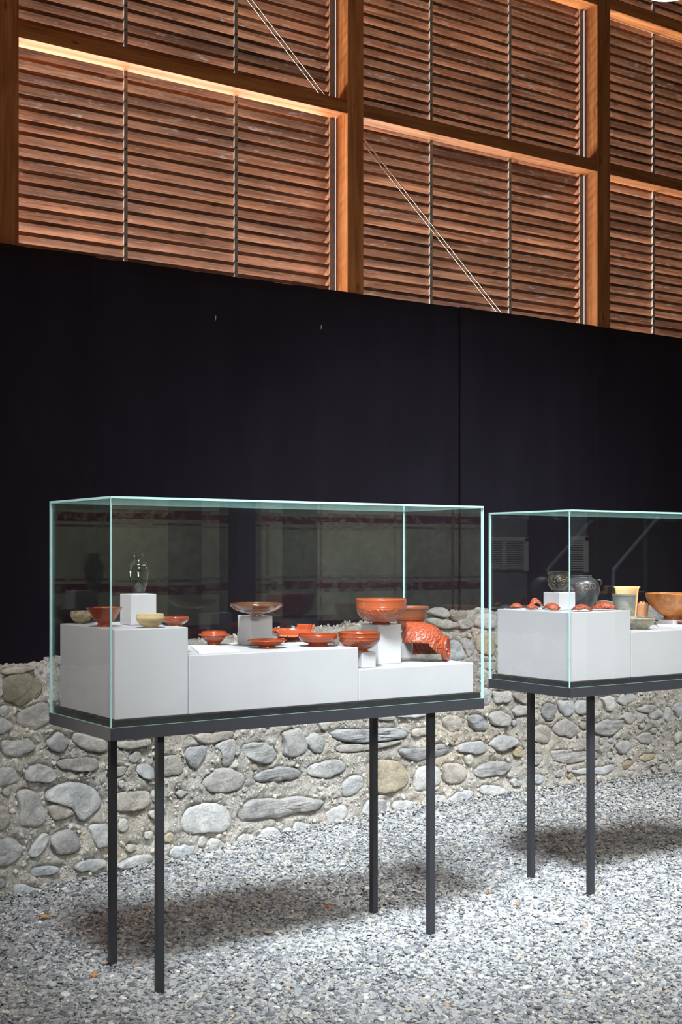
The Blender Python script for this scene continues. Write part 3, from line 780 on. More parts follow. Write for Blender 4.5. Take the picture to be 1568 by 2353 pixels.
for mat_, P in stone_polys:
    lo = P.min(0)-0.05; hi = P.max(0)+0.05
    c0, c1 = np.searchsorted(xs, [lo[0], hi[0]])
    if c1 <= c0: continue
    sub = (slice(0, nf), slice(c0, c1))
    dd = poly_dist(P, Xg[sub], Zg[sub])
    k = np.where(dd < 0, 0.022, 0.010*np.exp(-(dd/0.008)**2)*(0.4+1.2*vnoise(Xg[sub]*25, Zg[sub]*25, 3.0)))
    sink[sub] = np.maximum(sink[sub], k)
Yg[:nf] += -disp[:nf]*1.0 + sink[:nf]
Zg[nf:] += disp[nf:]
wall_ruin = struct(empty('wall_ruin', (4.0, 6.2, 0)))
V = np.stack([Xg-4.0, Yg-6.2, Zg], -1).reshape(-1, 3)
Fq = [(r*nx+c, r*nx+c+1, (r+1)*nx+c+1, (r+1)*nx+c) for r in range(nf+ntp-1) for c in range(nx-1)]
mesh_obj('mortar', V, Fq, M['mortar'], wall_ruin, True)
# back of the wall
vb = []; fb = []
for i, x in enumerate(np.linspace(0.6, 8.6, 30)):
    y = float(yface(x))+0.6-6.2
    vb += [(x-4, y, -0.02), (x-4, y, float(ztop(x))-0.10)]
    if i: fb.append((2*i-2, 2*i-1, 2*i+1, 2*i))
mesh_obj('wall_core', vb, fb, M['mortar'], wall_ruin)
def resample(P, n):
    Q = np.vstack([P, P[:1]]); d_ = np.r_[0, np.cumsum(np.hypot(*(np.diff(Q, axis=0).T)))]
    t = np.linspace(0, d_[-1], n, endpoint=False)
    Z = np.stack([np.interp(t, d_, Q[:, 0]), np.interp(t, d_, Q[:, 1])], -1)
    for _ in range(1): Z = 0.5*Z + 0.25*(np.roll(Z, 1, 0)+np.roll(Z, -1, 0))
    return Z
for si, (mat_, P) in enumerate(stone_polys):
    n = 30
    O = resample(P, n); c = O.mean(0)
    jn = fbm(O[:, 0]*22, O[:, 1]*22, si*1.3, 3)
    O = O + (O-c)/np.maximum(np.hypot(*(O-c).T), 1e-4)[:, None]*(0.030*jn+0.002)[:, None]; size = math.sqrt(max(1e-6, np.ptp(P[:, 0])*np.ptp(P[:, 1])))
    bulge = min(0.026, 0.06*size+0.006)*random.uniform(0.7, 1.3)
    rings = [(1.0, 0.040), (1.0, 0.006), (0.965, -0.45*bulge), (0.87, -0.78*bulge), (0.68, -0.88*bulge), (0.45, -0.97*bulge), (0.22, -1.0*bulge)]
    vs = []; seed = si*3.7
    rough = 0.012 if mat_ == 'slate' else 0.0065
    tx, tz = random.uniform(-0.10, 0.10), random.uniform(-0.12, 0.12)
    for s_, y in rings:
        q = c + (O-c)*s_
        yy = yface(q[:, 0]) + y
        if y < 0:
            if mat_ == 'slate':
                yy = yy + rough*2.0*fbm(q[:, 0]*6, q[:, 1]*45, seed, 3)
            yy = yy + rough*2.2*fbm(q[:, 0]*18, q[:, 1]*18, seed, 3)*1.6 + ((q[:, 0]-c[0])*tx + (q[:, 1]-c[1])*tz)
        vs += [(a, b, d_) for a, b, d_ in zip(q[:, 0], yy, q[:, 1])]
    yc = float(yface(c[0]))
    vs.append((c[0], yc - bulge*1.0, c[1]))
    fs = []
    for r_ in range(len(rings)-1):
        for k in range(n): fs.append((r_*n+k, r_*n+(k+1) % n, (r_+1)*n+(k+1) % n, (r_+1)*n+k))
    L = (len(rings)-1)*n
    for k in range(n): fs.append((L+k, L+(k+1) % n, len(vs)-1))
    # make the outline run counter-clockwise as seen from the room
    ar = np.sum(O[:, 0]*np.roll(O[:, 1], -1)-np.roll(O[:, 0], -1)*O[:, 1])
    if ar < 0: fs = [tuple(reversed(f_)) for f_ in fs]
    o = mesh_obj('stone', [(v[0]-c[0], v[1]-yc, v[2]-c[1]) for v in vs], fs, M[mat_], wall_ruin, True)
    o.location = Vector((c[0], yc, c[1])) - wall_ruin.location

# ------------------------------------------------------------------ gravel
def pebble_mesh(name, seed, sx, sy, sz):
    import bmesh
    bm = bmesh.new(); bmesh.ops.create_icosphere(bm, subdivisions=1, radius=1.0)
    rr = random.Random(seed)
    for v in bm.verts:
        k = 1 + rr.uniform(-0.26, 0.22)
        v.co = Vector((v.co.x*sx*k, v.co.y*sy*k, v.co.z*sz*(1+rr.uniform(-0.2, 0.2))))
    me = bpy.data.meshes.new(name); bm.to_mesh(me); bm.free(); me.materials.append(M['pebble'])
    return me
pcol = bpy.data.collections.new('pebble_kinds')
for i, (a, b_, c_) in enumerate(((0.0105, 0.0075, 0.0035), (0.0085, 0.0070, 0.0040), (0.0130, 0.0075, 0.0040), (0.0075, 0.0055, 0.0035), (0.0115, 0.0095, 0.0045), (0.0095, 0.0050, 0.0030))):
    pcol.objects.link(bpy.data.objects.new('pebble', pebble_mesh('pebble', 100+i, a, b_, c_)))
# ground that the camera, or one standing a step aside, can see
ux = rng.uniform(0.2, 8.3, 700000); uy = rng.uniform(2.3, 6.55, 700000)
fw_ = ux*SN + uy*CS; rt = ux*CS - uy*SN
keep = (fw_ > 3.7) & (np.abs(rt/fw_) < 0.40) & (uy < yface(ux)+0.02)
dens = np.clip((5.2/np.maximum(fw_, 0.1))**1.2, 0.5, 1.3)/1.3
keep &= rng.random(ux.size) < dens*0.62
gx, gy = ux[keep], uy[keep]
gz = rng.uniform(0.000, 0.010, gx.size) + 0.012*(fbm(gx*2.2, gy*2.2, 1.7, 3)) + 0.05*np.clip(1-(yface(gx)-gy)/0.10, 0, 1)*rng.random(gx.size)*0.5
gm = bpy.data.meshes.new('gravel')
gm.vertices.add(gx.size); gm.vertices.foreach_set('co', np.stack([gx, gy, gz], -1).astype(np.float32).ravel()); gm.update()
gravel = bpy.data.objects.new('gravel', gm); col.objects.link(gravel)
tag(gravel, 'loose grey slate gravel covering the floor', 'gravel', kind='stuff')
ng = bpy.data.node_groups.new('scatter_pebbles', 'GeometryNodeTree')
ng.interface.new_socket('Geometry', in_out='INPUT', socket_type='NodeSocketGeometry')
ng.interface.new_socket('Geometry', in_out='OUTPUT', socket_type='NodeSocketGeometry')
gi = ng.nodes.new('NodeGroupInput'); go = ng.nodes.new('NodeGroupOutput')
mp = ng.nodes.new('GeometryNodeMeshToPoints')
ip = ng.nodes.new('GeometryNodeInstanceOnPoints')
ci = ng.nodes.new('GeometryNodeCollectionInfo'); ci.inputs[0].default_value = pcol
ci.inputs['Separate Children'].default_value = True; ci.inputs['Reset Children'].default_value = True
rv = ng.nodes.new('FunctionNodeRandomValue'); rv.data_type = 'FLOAT_VECTOR'
rv.inputs[0].default_value = (-0.45, -0.45, 0); rv.inputs[1].default_value = (0.45, 0.45, 6.283)
rs = ng.nodes.new('FunctionNodeRandomValue'); rs.data_type = 'FLOAT'
rs.inputs[2].default_value = 0.0; rs.inputs[3].default_value = 1.0; rs.inputs['Seed'].default_value = 5
pw = ng.nodes.new('ShaderNodeMath'); pw.operation = 'POWER'; pw.inputs[1].default_value = 3.0
ml = ng.nodes.new('ShaderNodeMath'); ml.operation = 'MULTIPLY_ADD'; ml.inputs[1].default_value = 1.1; ml.inputs[2].default_value = 0.82
ng.links.new(gi.outputs[0], mp.inputs[0]); ng.links.new(mp.outputs[0], ip.inputs['Points'])
ng.links.new(ci.outputs[0], ip.inputs['Instance']); ip.inputs['Pick Instance'].default_value = True
ng.links.new(rv.outputs[0], ip.inputs['Rotation'])
ng.links.new(rs.outputs[1], pw.inputs[0]); ng.links.new(pw.outputs[0], ml.inputs[0]); ng.links.new(ml.outputs[0], ip.inputs['Scale'])
ng.links.new(ip.outputs[0], go.inputs[0])
gravel.modifiers.new('scatter', 'NODES').node_group = ng

# grit and small rubble standing out of the mortar
def chip_mat():
    m, nt, b = new_mat('mortar_grit')
    oi = nt.nodes.new('ShaderNodeObjectInfo')
    r = ramp(nt, oi.outputs['Random'], [(0.0, (0.30, 0.29, 0.275)), (0.3, (0.42, 0.405, 0.375)), (0.6, (0.52, 0.50, 0.455)), (0.85, (0.50, 0.44, 0.345)), (1.0, (0.64, 0.62, 0.58))])
    nt.links.new(r.outputs[0], b.inputs['Base Color']); b.inputs['Roughness'].default_value = 0.9
    return m
M['grit'] = chip_mat()
gcol = bpy.data.collections.new('grit_kinds')
for i, (a, b_, c_) in enumerate(((0.008, 0.007, 0.006), (0.012, 0.007, 0.007), (0.006, 0.005, 0.005), (0.010, 0.010, 0.006))):
    q = pebble_mesh('grit', 300+i, a, b_, c_); q.materials[0] = M['grit']
    gcol.objects.link(bpy.data.objects.new('grit', q))
nq = 13000
ri = rng.integers(1, nf+10, nq); cj = rng.integers(1, nx-1, nq)
ok = sink[ri, cj] < 0.004
ri, cj = ri[ok], cj[ok]
pts_ = np.stack([Xg[ri, cj]-4.0+rng.uniform(-.006, .006, ri.size), Yg[ri, cj]-6.2+0.002, Zg[ri, cj]+rng.uniform(-.006, .006, ri.size)], -1)
gm2 = bpy.data.meshes.new('grit'); gm2.vertices.add(len(pts_)); gm2.vertices.foreach_set('co', pts_.astype(np.float32).ravel()); gm2.update()
grit = bpy.data.objects.new('grit', gm2); col.objects.link(grit); grit.parent = wall_ruin; grit['kind'] = 'stuff'
ng2 = ng.copy(); ng2.name = 'scatter_grit'
for nd in ng2.nodes:
    if nd.bl_idname == 'GeometryNodeCollectionInfo': nd.inputs[0].default_value = gcol
    if nd.bl_idname == 'FunctionNodeRandomValue' and nd.data_type == 'FLOAT_VECTOR':
        nd.inputs[0].default_value = (-3, -3, -3); nd.inputs[1].default_value = (3, 3, 3)
grit.modifiers.new('scatter', 'NODES').node_group = ng2

# ------------------------------------------------------------------ display cases
CL, CD, ZB, ZFT, ZG = 1.642, 0.542, 0.925, 0.967, 1.747
TG = 0.008
def pane(name, x0, x1, y0, y1, z0, z1, axis, parent):
    v, f = box_data(x0, x1, y0, y1, z0, z1)
    c = Vector(((x0+x1)/2, (y0+y1)/2, z0))
    o = mesh_obj(name, [Vector(p)-c for p in v], f, [M['glass'], M['edge']], parent)
    o.location = c
    for p in o.data.polygons:
        nrm = p.normal
        p.material_index = 0 if abs(nrm[axis]) > 0.9 else 1
    return o
def display_case(x0, y0, label):
    t = empty('display_case', (x0, y0, 0))
    tag(t, label, 'display case', 'glass display cases on thin steel legs')
    def bx(name, *a, mat='frame', bevel=0.0, parent=t):
        v, f = box_data(*a); c = Vector(((a[0]+a[1])/2, (a[2]+a[3])/2, a[4]))
        o = mesh_obj(name, [Vector(p)-c for p in v], f, M[mat], t); o.location = c
        if bevel:
            b = o.modifiers.new('bevel', 'BEVEL'); b.width = bevel; b.segments = 2
        return o
    for lx in (0.238, 1.455):
        for ly in (0.114, 0.508):
            bx('leg', lx-0.0135, lx+0.0135, ly-0.0135, ly+0.0135, 0.0, ZB, bevel=0.0015)
    # frame of four rails with mitred corners and a closing sheet
    w = 0.03
    def rail(pts):
        v = [(x, y, ZB) for x, y in pts] + [(x, y, ZFT) for x, y in pts]
        return mesh_obj('rail', v, BOXF, M['frame'], t)
    g = 0.0006
    rail([(g, 0), (CL-g, 0), (CL-w-g, w), (w+g, w)]); rail([(w+g, CD-w), (CL-w-g, CD-w), (CL-g, CD), (g, CD)])
    rail([(0, g), (w, w+g), (w, CD-w-g), (0, CD-g)]); rail([(CL-w, w+g), (CL, g), (CL, CD-g), (CL-w, CD-w-g)])
    bx('base_sheet', w, CL-w, w, CD-w, ZB+0.004, ZB+0.03)
    bx('felt_plinth', 0.012, CL-0.012, 0.012, CD-0.012, ZFT+0.0005, 0.9895, mat='plinth')
    z0 = ZFT + 0.0005
    pane('glass_pane', 0.001, CL-0.001, 0.001, 0.001+TG, z0, ZG-TG, 1, t)
    pane('glass_pane', 0.001, CL-0.001, CD-0.001-TG, CD-0.001, z0, ZG-TG, 1, t)
    pane('glass_pane', 0.001, 0.001+TG, 0.0015+TG, CD-0.0015-TG, z0, ZG-TG, 0, t)
    pane('glass_pane', CL-0.001-TG, CL-0.001, 0.0015+TG, CD-0.0015-TG, z0, ZG-TG, 0, t)
    pane('glass_pane', 0.001, CL-0.001, 0.001, CD-0.001, ZG-TG+0.0004, ZG, 2, t)
    return t
X1, Y1, X2, Y2 = 1.841, 4.051, 4.047, 4.135
display_case(X1, Y1, 'larger glass display case in front, with glass jar and red bowls inside')
display_case(X2, Y2, 'glass display case at the right edge, with black pots and red sherds inside')

ZA, ZBk, ZC = 1.296, 1.196, 1.111
def block(x0, x1, y0, y1, z1, label, group='white stepped blocks in the display cases'):
    o = box('plinth_block', x0, x1, y0, y1, 0.990, z1, M['white'], None, 0.003)
    return tag(o, label, 'plinth', group)
yb0, yb1 = Y1+0.030, Y1+CD-0.030
block(X1+0.030, 2.1485, yb0, yb1, ZA, 'tallest white block, at the left end of the front case')
block(2.151, 2.8785, yb0, yb1, ZBk, 'long white middle block in the front case')
block(2.881, 3.452, yb0, yb1, ZC, 'lowest white block, at the right end of the front case')
y2a, y2b = Y2+0.030, Y2+CD-0.030
block(X2+0.030, 4.456, y2a, y2b, ZA, 'tall white block in the second case, under the black pots')
block(4.4585, 5.19, y2a, y2b, 1.198, 'lower white block at the right edge of the second case')

def cube(xl, xc, xr, yt, yb, z, label, name='pedestal'):
    P = on_z(xc, yb, z)
    Q = P.copy()
    # right end along x, back end along y, from the columns where the corners stand
    ar = (xr-784)/F; k = ar; xq = (P.y*(SN + k*CS))/(CS - k*SN) if False else None
    xr_w = on_y(xr, yb, P.y).x
    yl_w = on_x(xl, yb, P.x).y
    zt_ = EYE + (YH-yt)*fwd(P)/F
    o = box(name, P.x, xr_w, P.y, yl_w, z+0.0004, zt_, M['white'], None, 0.003)
    tag(o, label, 'pedestal', 'small white pedestals')
    return zt_, o
zc1, _ = cube(275.5, 301.2, 360, 1365.5, 1437.5, ZA, 'white cube under the glass jar')
zc2, _ = cube(546, 576, 627, 1416, 1484.5, ZBk, 'white cube under the shallow brown dish')
zc3, _ = cube(812, 832, 864.5, 1499, 1536, ZC, 'smallest white cube, under the red bowl beside the middle block')
zc4, _ = cube(831, 869.5, 922.5, 1435.5, 1527, ZC, 'tall white pedestal under the largest red bowl')
zc5, _ = cube(897, 914, 958, 1455, 1514.5, ZC, 'white pedestal behind, partly hidden by the taller one')
zc6, _ = cube(1249, 1286, 1323, 1361.5, 1403, ZA, 'white cube under the black cup')
zc7, _ = cube(1512, 1547, 1625, 1425, 1437, 1.198, 'low white slab under the large orange bowl')

# ------------------------------------------------------------------ pottery
def lathe_mesh(name, prof, mat, segs=56, wob=0.0, rimcut=None):
    """prof: closed outline from the axis under the foot over the outside and back down the inside"""
    n = len(prof); vs = []; fs = []
    for k in range(segs):
        a = 2*math.pi*k/segs
        for (r, z) in prof:
            zz = z
            if rimcut: zz = min(z, rimcut(a))
            vs.append((r*math.cos(a), r*math.sin(a), zz))
    for k in range(segs):
        k2 = (k+1) % segs
        for i in range(n-1):
            a, b = k*n+i, k*n+i+1; c, d_ = k2*n+i+1, k2*n+i
            if prof[i][0] < 1e-6: fs.append((a, b, c)) if True else None
            elif prof[i+1][0] < 1e-6: fs.append((a, b, d_))
            else: fs.append((a, b, c, d_))
    return vs, [tuple(reversed(f)) for f in fs]

def place(cx, yb, footw, z):
    near = on_z(cx, yb, z)
    v = Vector((near.x, near.y, 0)).normalized()
    rb = footw/2*fwd(near)/F
    return near + v*rb, v, rb

def fit_in_case(C_, v, Rm, rb):
    """slide along the line of sight until the piece clears the glass and its foot stands on the block"""
    cx0, cy0 = (X1, Y1) if C_.x < 3.6 else (X2, Y2)
    lo = max(cy0+0.014+Rm, cy0+0.032+rb); hi = min(cy0+CD-0.014-Rm, cy0+CD-0.034-rb)
    if C_.y < lo: C_ = C_ + v*((lo-C_.y)/v.y)
    if C_.y > hi: C_ = C_ + v*((hi-C_.y)/v.y)
    lx = max(cx0+0.014+Rm, cx0+0.034+rb)
    if C_.x < lx: C_ = C_ + v*((lx-C_.x)/v.x)
    return C_

def vessel(name, cx, yt, yb, W, footw, z, outer, mat, label, cat='bowl', thick=0.08, floor=0.14, sub=4, rimcut=None, group=None, hscale=1.0, wide=1.0):
    """outer: (r/R, z/h) from foot edge to rim, R at the widest of W pixels; the rim's far edge meets yt"""
    C_, v, rb = place(cx, yb, footw, z)
    Rm = W/2*fwd(C_)/F
    C_ = fit_in_case(C_, v, Rm, rb)
    rim = outer[-1][0]
    far = C_ + v*Rm*rim
    h = (EYE + (YH-yt)*fwd(far)/F - z)
    if h + z > EYE: h = (EYE + (YH-yt)*fwd(C_)/F - z)
    h *= hscale
    o_ = catmull(outer, sub)
    o_ = [(max(r, 0.0)*Rm, zz*h) for r, zz in o_]
    t = thick*Rm
    inner = [(max(r-t, 0.0005), max(zz, floor*h)) for r, zz in reversed(o_) if zz > floor*h*0.8]
    inner[0] = (max(o_[-1][0]-t*0.85, 0.0005), o_[-1][1]-0.0008)
    lip = (o_[-1][0]-t*0.42, o_[-1][1]+t*0.22)
    prof = [(0.0, o_[0][1]+0.001)] + o_ + [lip] + inner + [(0.0, floor*h)]
    rc = (lambda a: rimcut(a)*h) if rimcut else None
    vs, fs = lathe_mesh(name, prof, M[mat], rimcut=rc)
    o = mesh_obj(name, vs, fs, M[mat], None, True, C_ + Vector((0, 0, 0.0006)))
    o.rotation_euler = (0, 0, 0)
    tag(o, label, cat, group)
    return o, Rm, h, o_

FOOT = [(0.36, 0.0), (0.40, 0.0), (0.385, 0.06), (0.35, 0.10)]
RED = 'red slip vessels in the display cases'
# --- first case, tall block
vessel('cup', 187, 1403.5, 1433.5, 50, 26, ZA, [(0.46,0),(0.48,0.01),(0.46,0.06),(0.60,0.16),(0.86,0.36),(0.99,0.62),(1.0,0.80),(0.965,0.90),(0.95,1.0)],
       'olive', 'small speckled olive cup at the far left of the tall block', 'cup')
def notch(a): return 0.86 if 1.9 < a % 6.283 < 2.5 else 9
vessel('flared_bowl', 240, 1394.5, 1441.5, 84, 31, ZA, [(0.36,0),(0.39,0.0),(0.385,0.10),(0.36,0.18),(0.50,0.30),(0.56,0.38),(0.62,0.42),(0.80,0.72),(0.96,0.95),(1.0,1.0)],
       'red', 'red flared conical bowl with chipped rim at the glass corner', 'bowl', thick=0.07, rimcut=notch, group=RED)
jar, _, _, _ = vessel('glass_jar', 318.7, 1272, 1363.5, 49, 26, zc1, [(0.50,0),(0.54,0.0),(0.60,0.06),(0.82,0.25),(0.97,0.48),(1.0,0.62),(0.90,0.73),(0.66,0.79),(0.55,0.83),(0.54,0.93),(0.60,1.0)],
       'oldglass', 'thin clear glass jar standing on a white cube', 'jar', thick=0.05, floor=0.03)
vessel('beige_bowl', 345.5, 1410, 1443.3, 66, 34, ZA, [(0.46,0),(0.50,0.0),(0.50,0.08),(0.66,0.20),(0.88,0.42),(0.985,0.62),(1.0,0.74),(0.97,0.86),(0.945,1.0)],
       'beige', 'round beige clay bowl in front of the white cube', 'bowl', thick=0.07)
vessel('red_dish', 404, 1416, 1438.5, 61, 34, ZA, [(0.52,0),(0.55,0),(0.54,0.14),(0.66,0.22),(0.90,0.48),(0.97,0.70),(0.985,0.80),(1.0,0.90),(0.98,1.0)],
       'red', 'low red dish half hidden behind the beige bowl', 'dish', group=RED)
# --- middle block
vessel('flanged_bowl', 492, 1450, 1479.3, 73, 27, ZBk, [(0.36,0),(0.39,0),(0.38,0.14),(0.44,0.22),(0.66,0.44),(0.76,0.66),(0.78,0.76),(0.90,0.745),(0.98,0.72),(1.0,0.77),(0.96,0.83),(0.81,0.87),(0.79,0.93),(0.77,1.0)],
       'red', 'small red bowl with a turned-out flange rim', 'bowl', thick=0.09, group=RED)
vessel('brown_dish', 589, 1384.5, 1418, 122, 30, zc2, [(0.20,0),(0.23,0),(0.22,0.12),(0.26,0.2),(0.55,0.34),(0.84,0.58),(0.97,0.80),(1.0,0.88),(0.985,1.0)],
       'brown', 'shallow glossy brown dish on a white cube', 'dish', thick=0.045, floor=0.22)
vessel('red_plate', 614, 1467.5, 1490.5, 90, 37, ZBk, [(0.38,0),(0.42,0),(0.41,0.2),(0.46,0.28),(0.72,0.52),(0.90,0.78),(0.97,0.86),(1.0,0.90),(0.985,1.0)],
       'red', 'small red plate in front of the white cube on the middle block', 'dish', thick=0.07, floor=0.3, group=RED)
vessel('red_dish', 731, 1454.5, 1486.5, 91, 48, ZBk, [(0.48,0),(0.54,0),(0.51,0.12),(0.47,0.20),(0.60,0.26),(0.86,0.46),(0.97,0.70),(1.0,0.86),(0.985,1.0)],
       'red', 'open red bowl near the right end of the middle block', 'bowl', thick=0.07, group=RED)
# broken plate: half of a dish with its stump of foot, rim rising at the right
def partial_lathe(name, prof, th0, th1, nseg, keep, mat, thick, sub=4):
    pr = catmull(prof, sub); n = len(pr); vs = []; fs = []
    for k in range(nseg+1):
        a = th0 + (th1-th0)*k/nseg
        for r, z in pr: vs.append((r*math.cos(a), r*math.sin(a), z))
    for k in range(nseg):
        for i in range(n-1):
            q = [k*n+i, k*n+i+1, (k+1)*n+i+1, (k+1)*n+i]
            cc = sum((Vector(vs[j]) for j in q), Vector())/4
            if keep(cc, (th0+(th1-th0)*(k+.5)/nseg), i/(n-1)): fs.append(tuple(reversed(q)))
    used = sorted({j for f in fs for j in f}); mp_ = {j: i for i, j in enumerate(used)}
    vs = [vs[j] for j in used]; fs = [tuple(mp_[j] for j in f) for f in fs]
    o = mesh_obj(name, vs, fs, mat, None, True)
    s = o.modifiers.new('thickness', 'SOLIDIFY'); s.thickness = thick; s.offset = -1
    if isinstance(mat, (list, tuple)): s.material_offset_rim = 1
    return o
Cq = on_z(672, 1470, ZBk); Cq = fit_in_case(Cq, Vector((Cq.x, Cq.y, 0)).normalized(), 57*fwd(Cq)/F, 45*fwd(Cq)/F)
k_ = fwd(Cq)/F
Rp = 57*k_
pl = partial_lathe('broken_plate', [(0.0,0.020),(0.30*Rp,0.021),(0.62*Rp,0.024),(0.80*Rp,0.030),(0.93*Rp,0.044),(0.97*Rp,0.060),(1.0*Rp,0.066)], 0, 2*math.pi, 72,
    lambda c, a, u: (c.y > -0.022 + 0.010*math.sin(c.x*160) and (u < 0.72 or (-0.9 < ((a+math.pi) % (2*math.pi))-math.pi < 0.75))), [M['red'], M['red_raw']], 0.007)
pl.location = Cq
tag(pl, 'broken red plate fragment with one raised piece of rim', 'plate', RED)
ft = partial_lathe('foot_ring', [(0.52*Rp,0.016),(0.56*Rp,0.008),(0.57*Rp,0.0)], 0, 2*math.pi, 60,
    lambda c, a, u: c.y > -0.018 + 0.008*math.sin(c.x*140), M['red_raw'], 0.008)
ft.parent = pl; ft.location = (0, 0, 0)
# --- low block
vessel('relief_bowl', 826, 1449.5, 1498.5, 99, 42, zc3, [(0.38,0),(0.43,0),(0.42,0.05),(0.40,0.10),(0.60,0.18),(0.84,0.40),(0.95,0.60),(0.965,0.72),(0.985,0.74),(0.975,0.80),(0.985,0.93),(1.0,0.96),(0.985,1.0)],
       'red_relief', 'red moulded bowl on the smallest cube, beside the middle block', 'bowl', thick=0.07, group=RED)
vessel('relief_bowl', 876.5, 1374, 1435.5, 117, 42, zc4, [(0.33,0),(0.37,0),(0.36,0.04),(0.34,0.07),(0.52,0.10),(0.78,0.24),(0.93,0.44),(0.985,0.62),(0.99,0.68),(0.985,0.72),(0.985,0.86),(0.995,0.92),(1.0,0.96),(0.985,1.0)],
       'red_relief', 'largest red moulded bowl, on the tall white pedestal', 'bowl', thick=0.06, group=RED)
vessel('carinated_bowl', 943, 1392.5, 1456, 86, 36, zc5, [(0.40,0),(0.44,0),(0.42,0.08),(0.58,0.20),(0.70,0.40),(0.74,0.48),(0.78,0.52),(0.82,0.62),(0.93,0.86),(0.99,0.93),(1.0,1.0)],
       'red_dark', 'dull red bowl with a ridged wall behind the largest bowl', 'bowl', thick=0.06, group=RED)
# large fragment lying on its side, foot ring to the right, over a clear block
AX = -TH - 0.27
Cf = on_y(1031, 1500, Y1+0.14); Cf.z = 0
kf = fwd(Cf)/F
rf = 29*kf
zax = ZC + rf + 0.001
big = 60*kf; Lf = 92*kf/math.cos(0.27)
def frag_keep(c, a, u):
    ang = ((a - math.pi/2 + math.pi) % (2*math.pi)) - math.pi     # 0 straight up, negative towards the viewer
    front = 1.32 + 2.2*max(0, 0.40-u) + 0.012*math.sin(u*40)
    back = 1.90 + 0.015*math.sin(u*33)
    return -front < ang < back
# profile along the axis: from the foot (z=0) to the rim (z=Lf)
fr = partial_lathe('bowl_fragment', [(rf*0.9,0.012),(rf*1.05,0.022),(big*0.74,Lf*0.24),(big*0.90,Lf*0.40),(big*0.98,Lf*0.60),(big*1.0,Lf*0.76),(big*1.0,Lf*0.9),(big*1.02,Lf)], 0, 2*math.pi, 96, frag_keep, [M['red_shard'], M['red_raw']], 0.0065)
Rot = Matrix(((0, 0, -1), (-1, 0, 0), (0, 1, 0)))   # lathe z -> -x, lathe y -> up, lathe x -> -y
fr.rotation_euler = (Matrix.Rotation(AX, 3, 'Z') @ Rot).to_euler()
fr.location = Vector((Cf.x, Cf.y, zax))
tag(fr, 'large red moulded bowl fragment lying on its side over a clear block', 'pottery fragment', RED)
vs, fs = [], []
ring = [(rf*0.66, 0.020), (rf*0.70, 0.004), (rf*0.78, 0.0), (rf*0.98, 0.0), (rf*1.0, 0.006), (rf*0.95, 0.022), (rf*0.66, 0.026)]
vs, fs = lathe_mesh('foot_ring', ring, None, 48)
fo = mesh_obj('foot_ring', vs, fs, M['red'], fr, True)
vs, fs = lathe_mesh('foot_base', [(0.0, 0.016), (rf*0.8, 0.014), (rf*0.8, 0.020), (0.0, 0.022)], None, 40)
mesh_obj('foot_base', vs, fs, M['red_dark'], fr, True)
a0 = Vector((fr.location.x, fr.location.y, 0)) - Vector((math.cos(AX), math.sin(AX), 0))*Lf*0.50 + Vector((-0.045, -0.035, 0))
ac = box('clear_block', a0.x, a0.x+0.052, a0.y, a0.y+0.03, ZC+0.0004, zax+0.022, M['acrylic'], None, 0.0)
tag(ac, 'clear acrylic block propping up the red bowl fragment', 'stand')

def card(pts, z, th, label):
    P = [on_z(a, b, z) for a, b in pts]
    c = sum(P, Vector())/4
    v = [p-c for p in P] + [p-c+Vector((0, 0, th)) for p in P]
    ar = sum(P[i].x*P[(i+1) % 4].y-P[(i+1) % 4].x*P[i].y for i in range(4))
    f = BOXF if ar > 0 else [tuple(reversed(q)) for q in BOXF]
    o = mesh_obj('label_card', v, f, M['card'], None, loc=c+Vector((0, 0, 0.0005)))
    return tag(o, label, 'label card', 'blank white cards in the cases')
card([(458, 1503), (553, 1497), (490, 1485), (438, 1487)], ZBk, 0.005, 'white card lying beside the small flanged bowl')
card([(1513, 1440.5), (1596, 1444), (1588, 1435), (1508, 1433.5)], 1.198, 0.004, 'white card lying before the large orange bowl')

# --- second case
goblet, Rg, hg, og = vessel('black_cup', 1284, 1312.5, 1361, 50.5, 20, zc6, [(0.36,0),(0.42,0),(0.43,0.05),(0.64,0.13),(0.90,0.32),(1.0,0.54),(0.985,0.70),(0.93,0.81),(0.92,0.86),(0.97,0.93),(1.0,1.0)],
       'black', 'small black glossy cup with scroll decoration on a white cube', 'cup', thick=0.06)
pot, Rk, hk, ok_ = vessel('black_pot', 1337, 1322.5, 1396, 82, 40, ZA, [(0.58,0),(0.62,0),(0.72,0.10),(0.90,0.28),(0.99,0.48),(1.0,0.60),(0.95,0.75),(0.80,0.87),(0.60,0.93),(0.55,0.96),(0.57,1.0)],
       'black_matt', 'large rounded black pot with scrolls behind the glass corner', 'pot', thick=0.06)
def scrolls(obj, outer, spots, rad, name='scroll_relief'):
    zz = [p[1] for p in outer]; rr_ = [p[0] for p in outer]
    for (th, zc, sc, turns, flip) in spots:
        path = []
        for i in range(34):
            t = i/33; a = t*turns*2*math.pi; q = sc*(1-0.82*t)
            dx, dz = q*math.cos(a)*flip, q*math.sin(a)
            z = zc+dz; r = float(np.interp(z, zz, rr_))
            an = th + dx/max(r, 0.01)
            path.append((r*math.cos(an), r*math.sin(an), z))
        v, f = tube_data(path, rad, 6)
        mesh_obj(name, v, f, M['scroll'], obj, True)
to_cam = math.atan2(-goblet.location.y, -goblet.location.x)
scrolls(goblet, og, [(to_cam-0.95, hg*0.60, hg*0.16, 1.2, 1), (to_cam-0.50, hg*0.42, hg*0.14, 1.4, -1), (to_cam-0.02, hg*0.60, hg*0.17, 1.1, -1), (to_cam+0.45, hg*0.46, hg*0.17, 1.5, 1), (to_cam+0.95, hg*0.58, hg*0.14, 1.2, -1)], 0.0014)
tc2 = math.atan2(-pot.location.y, -pot.location.x)
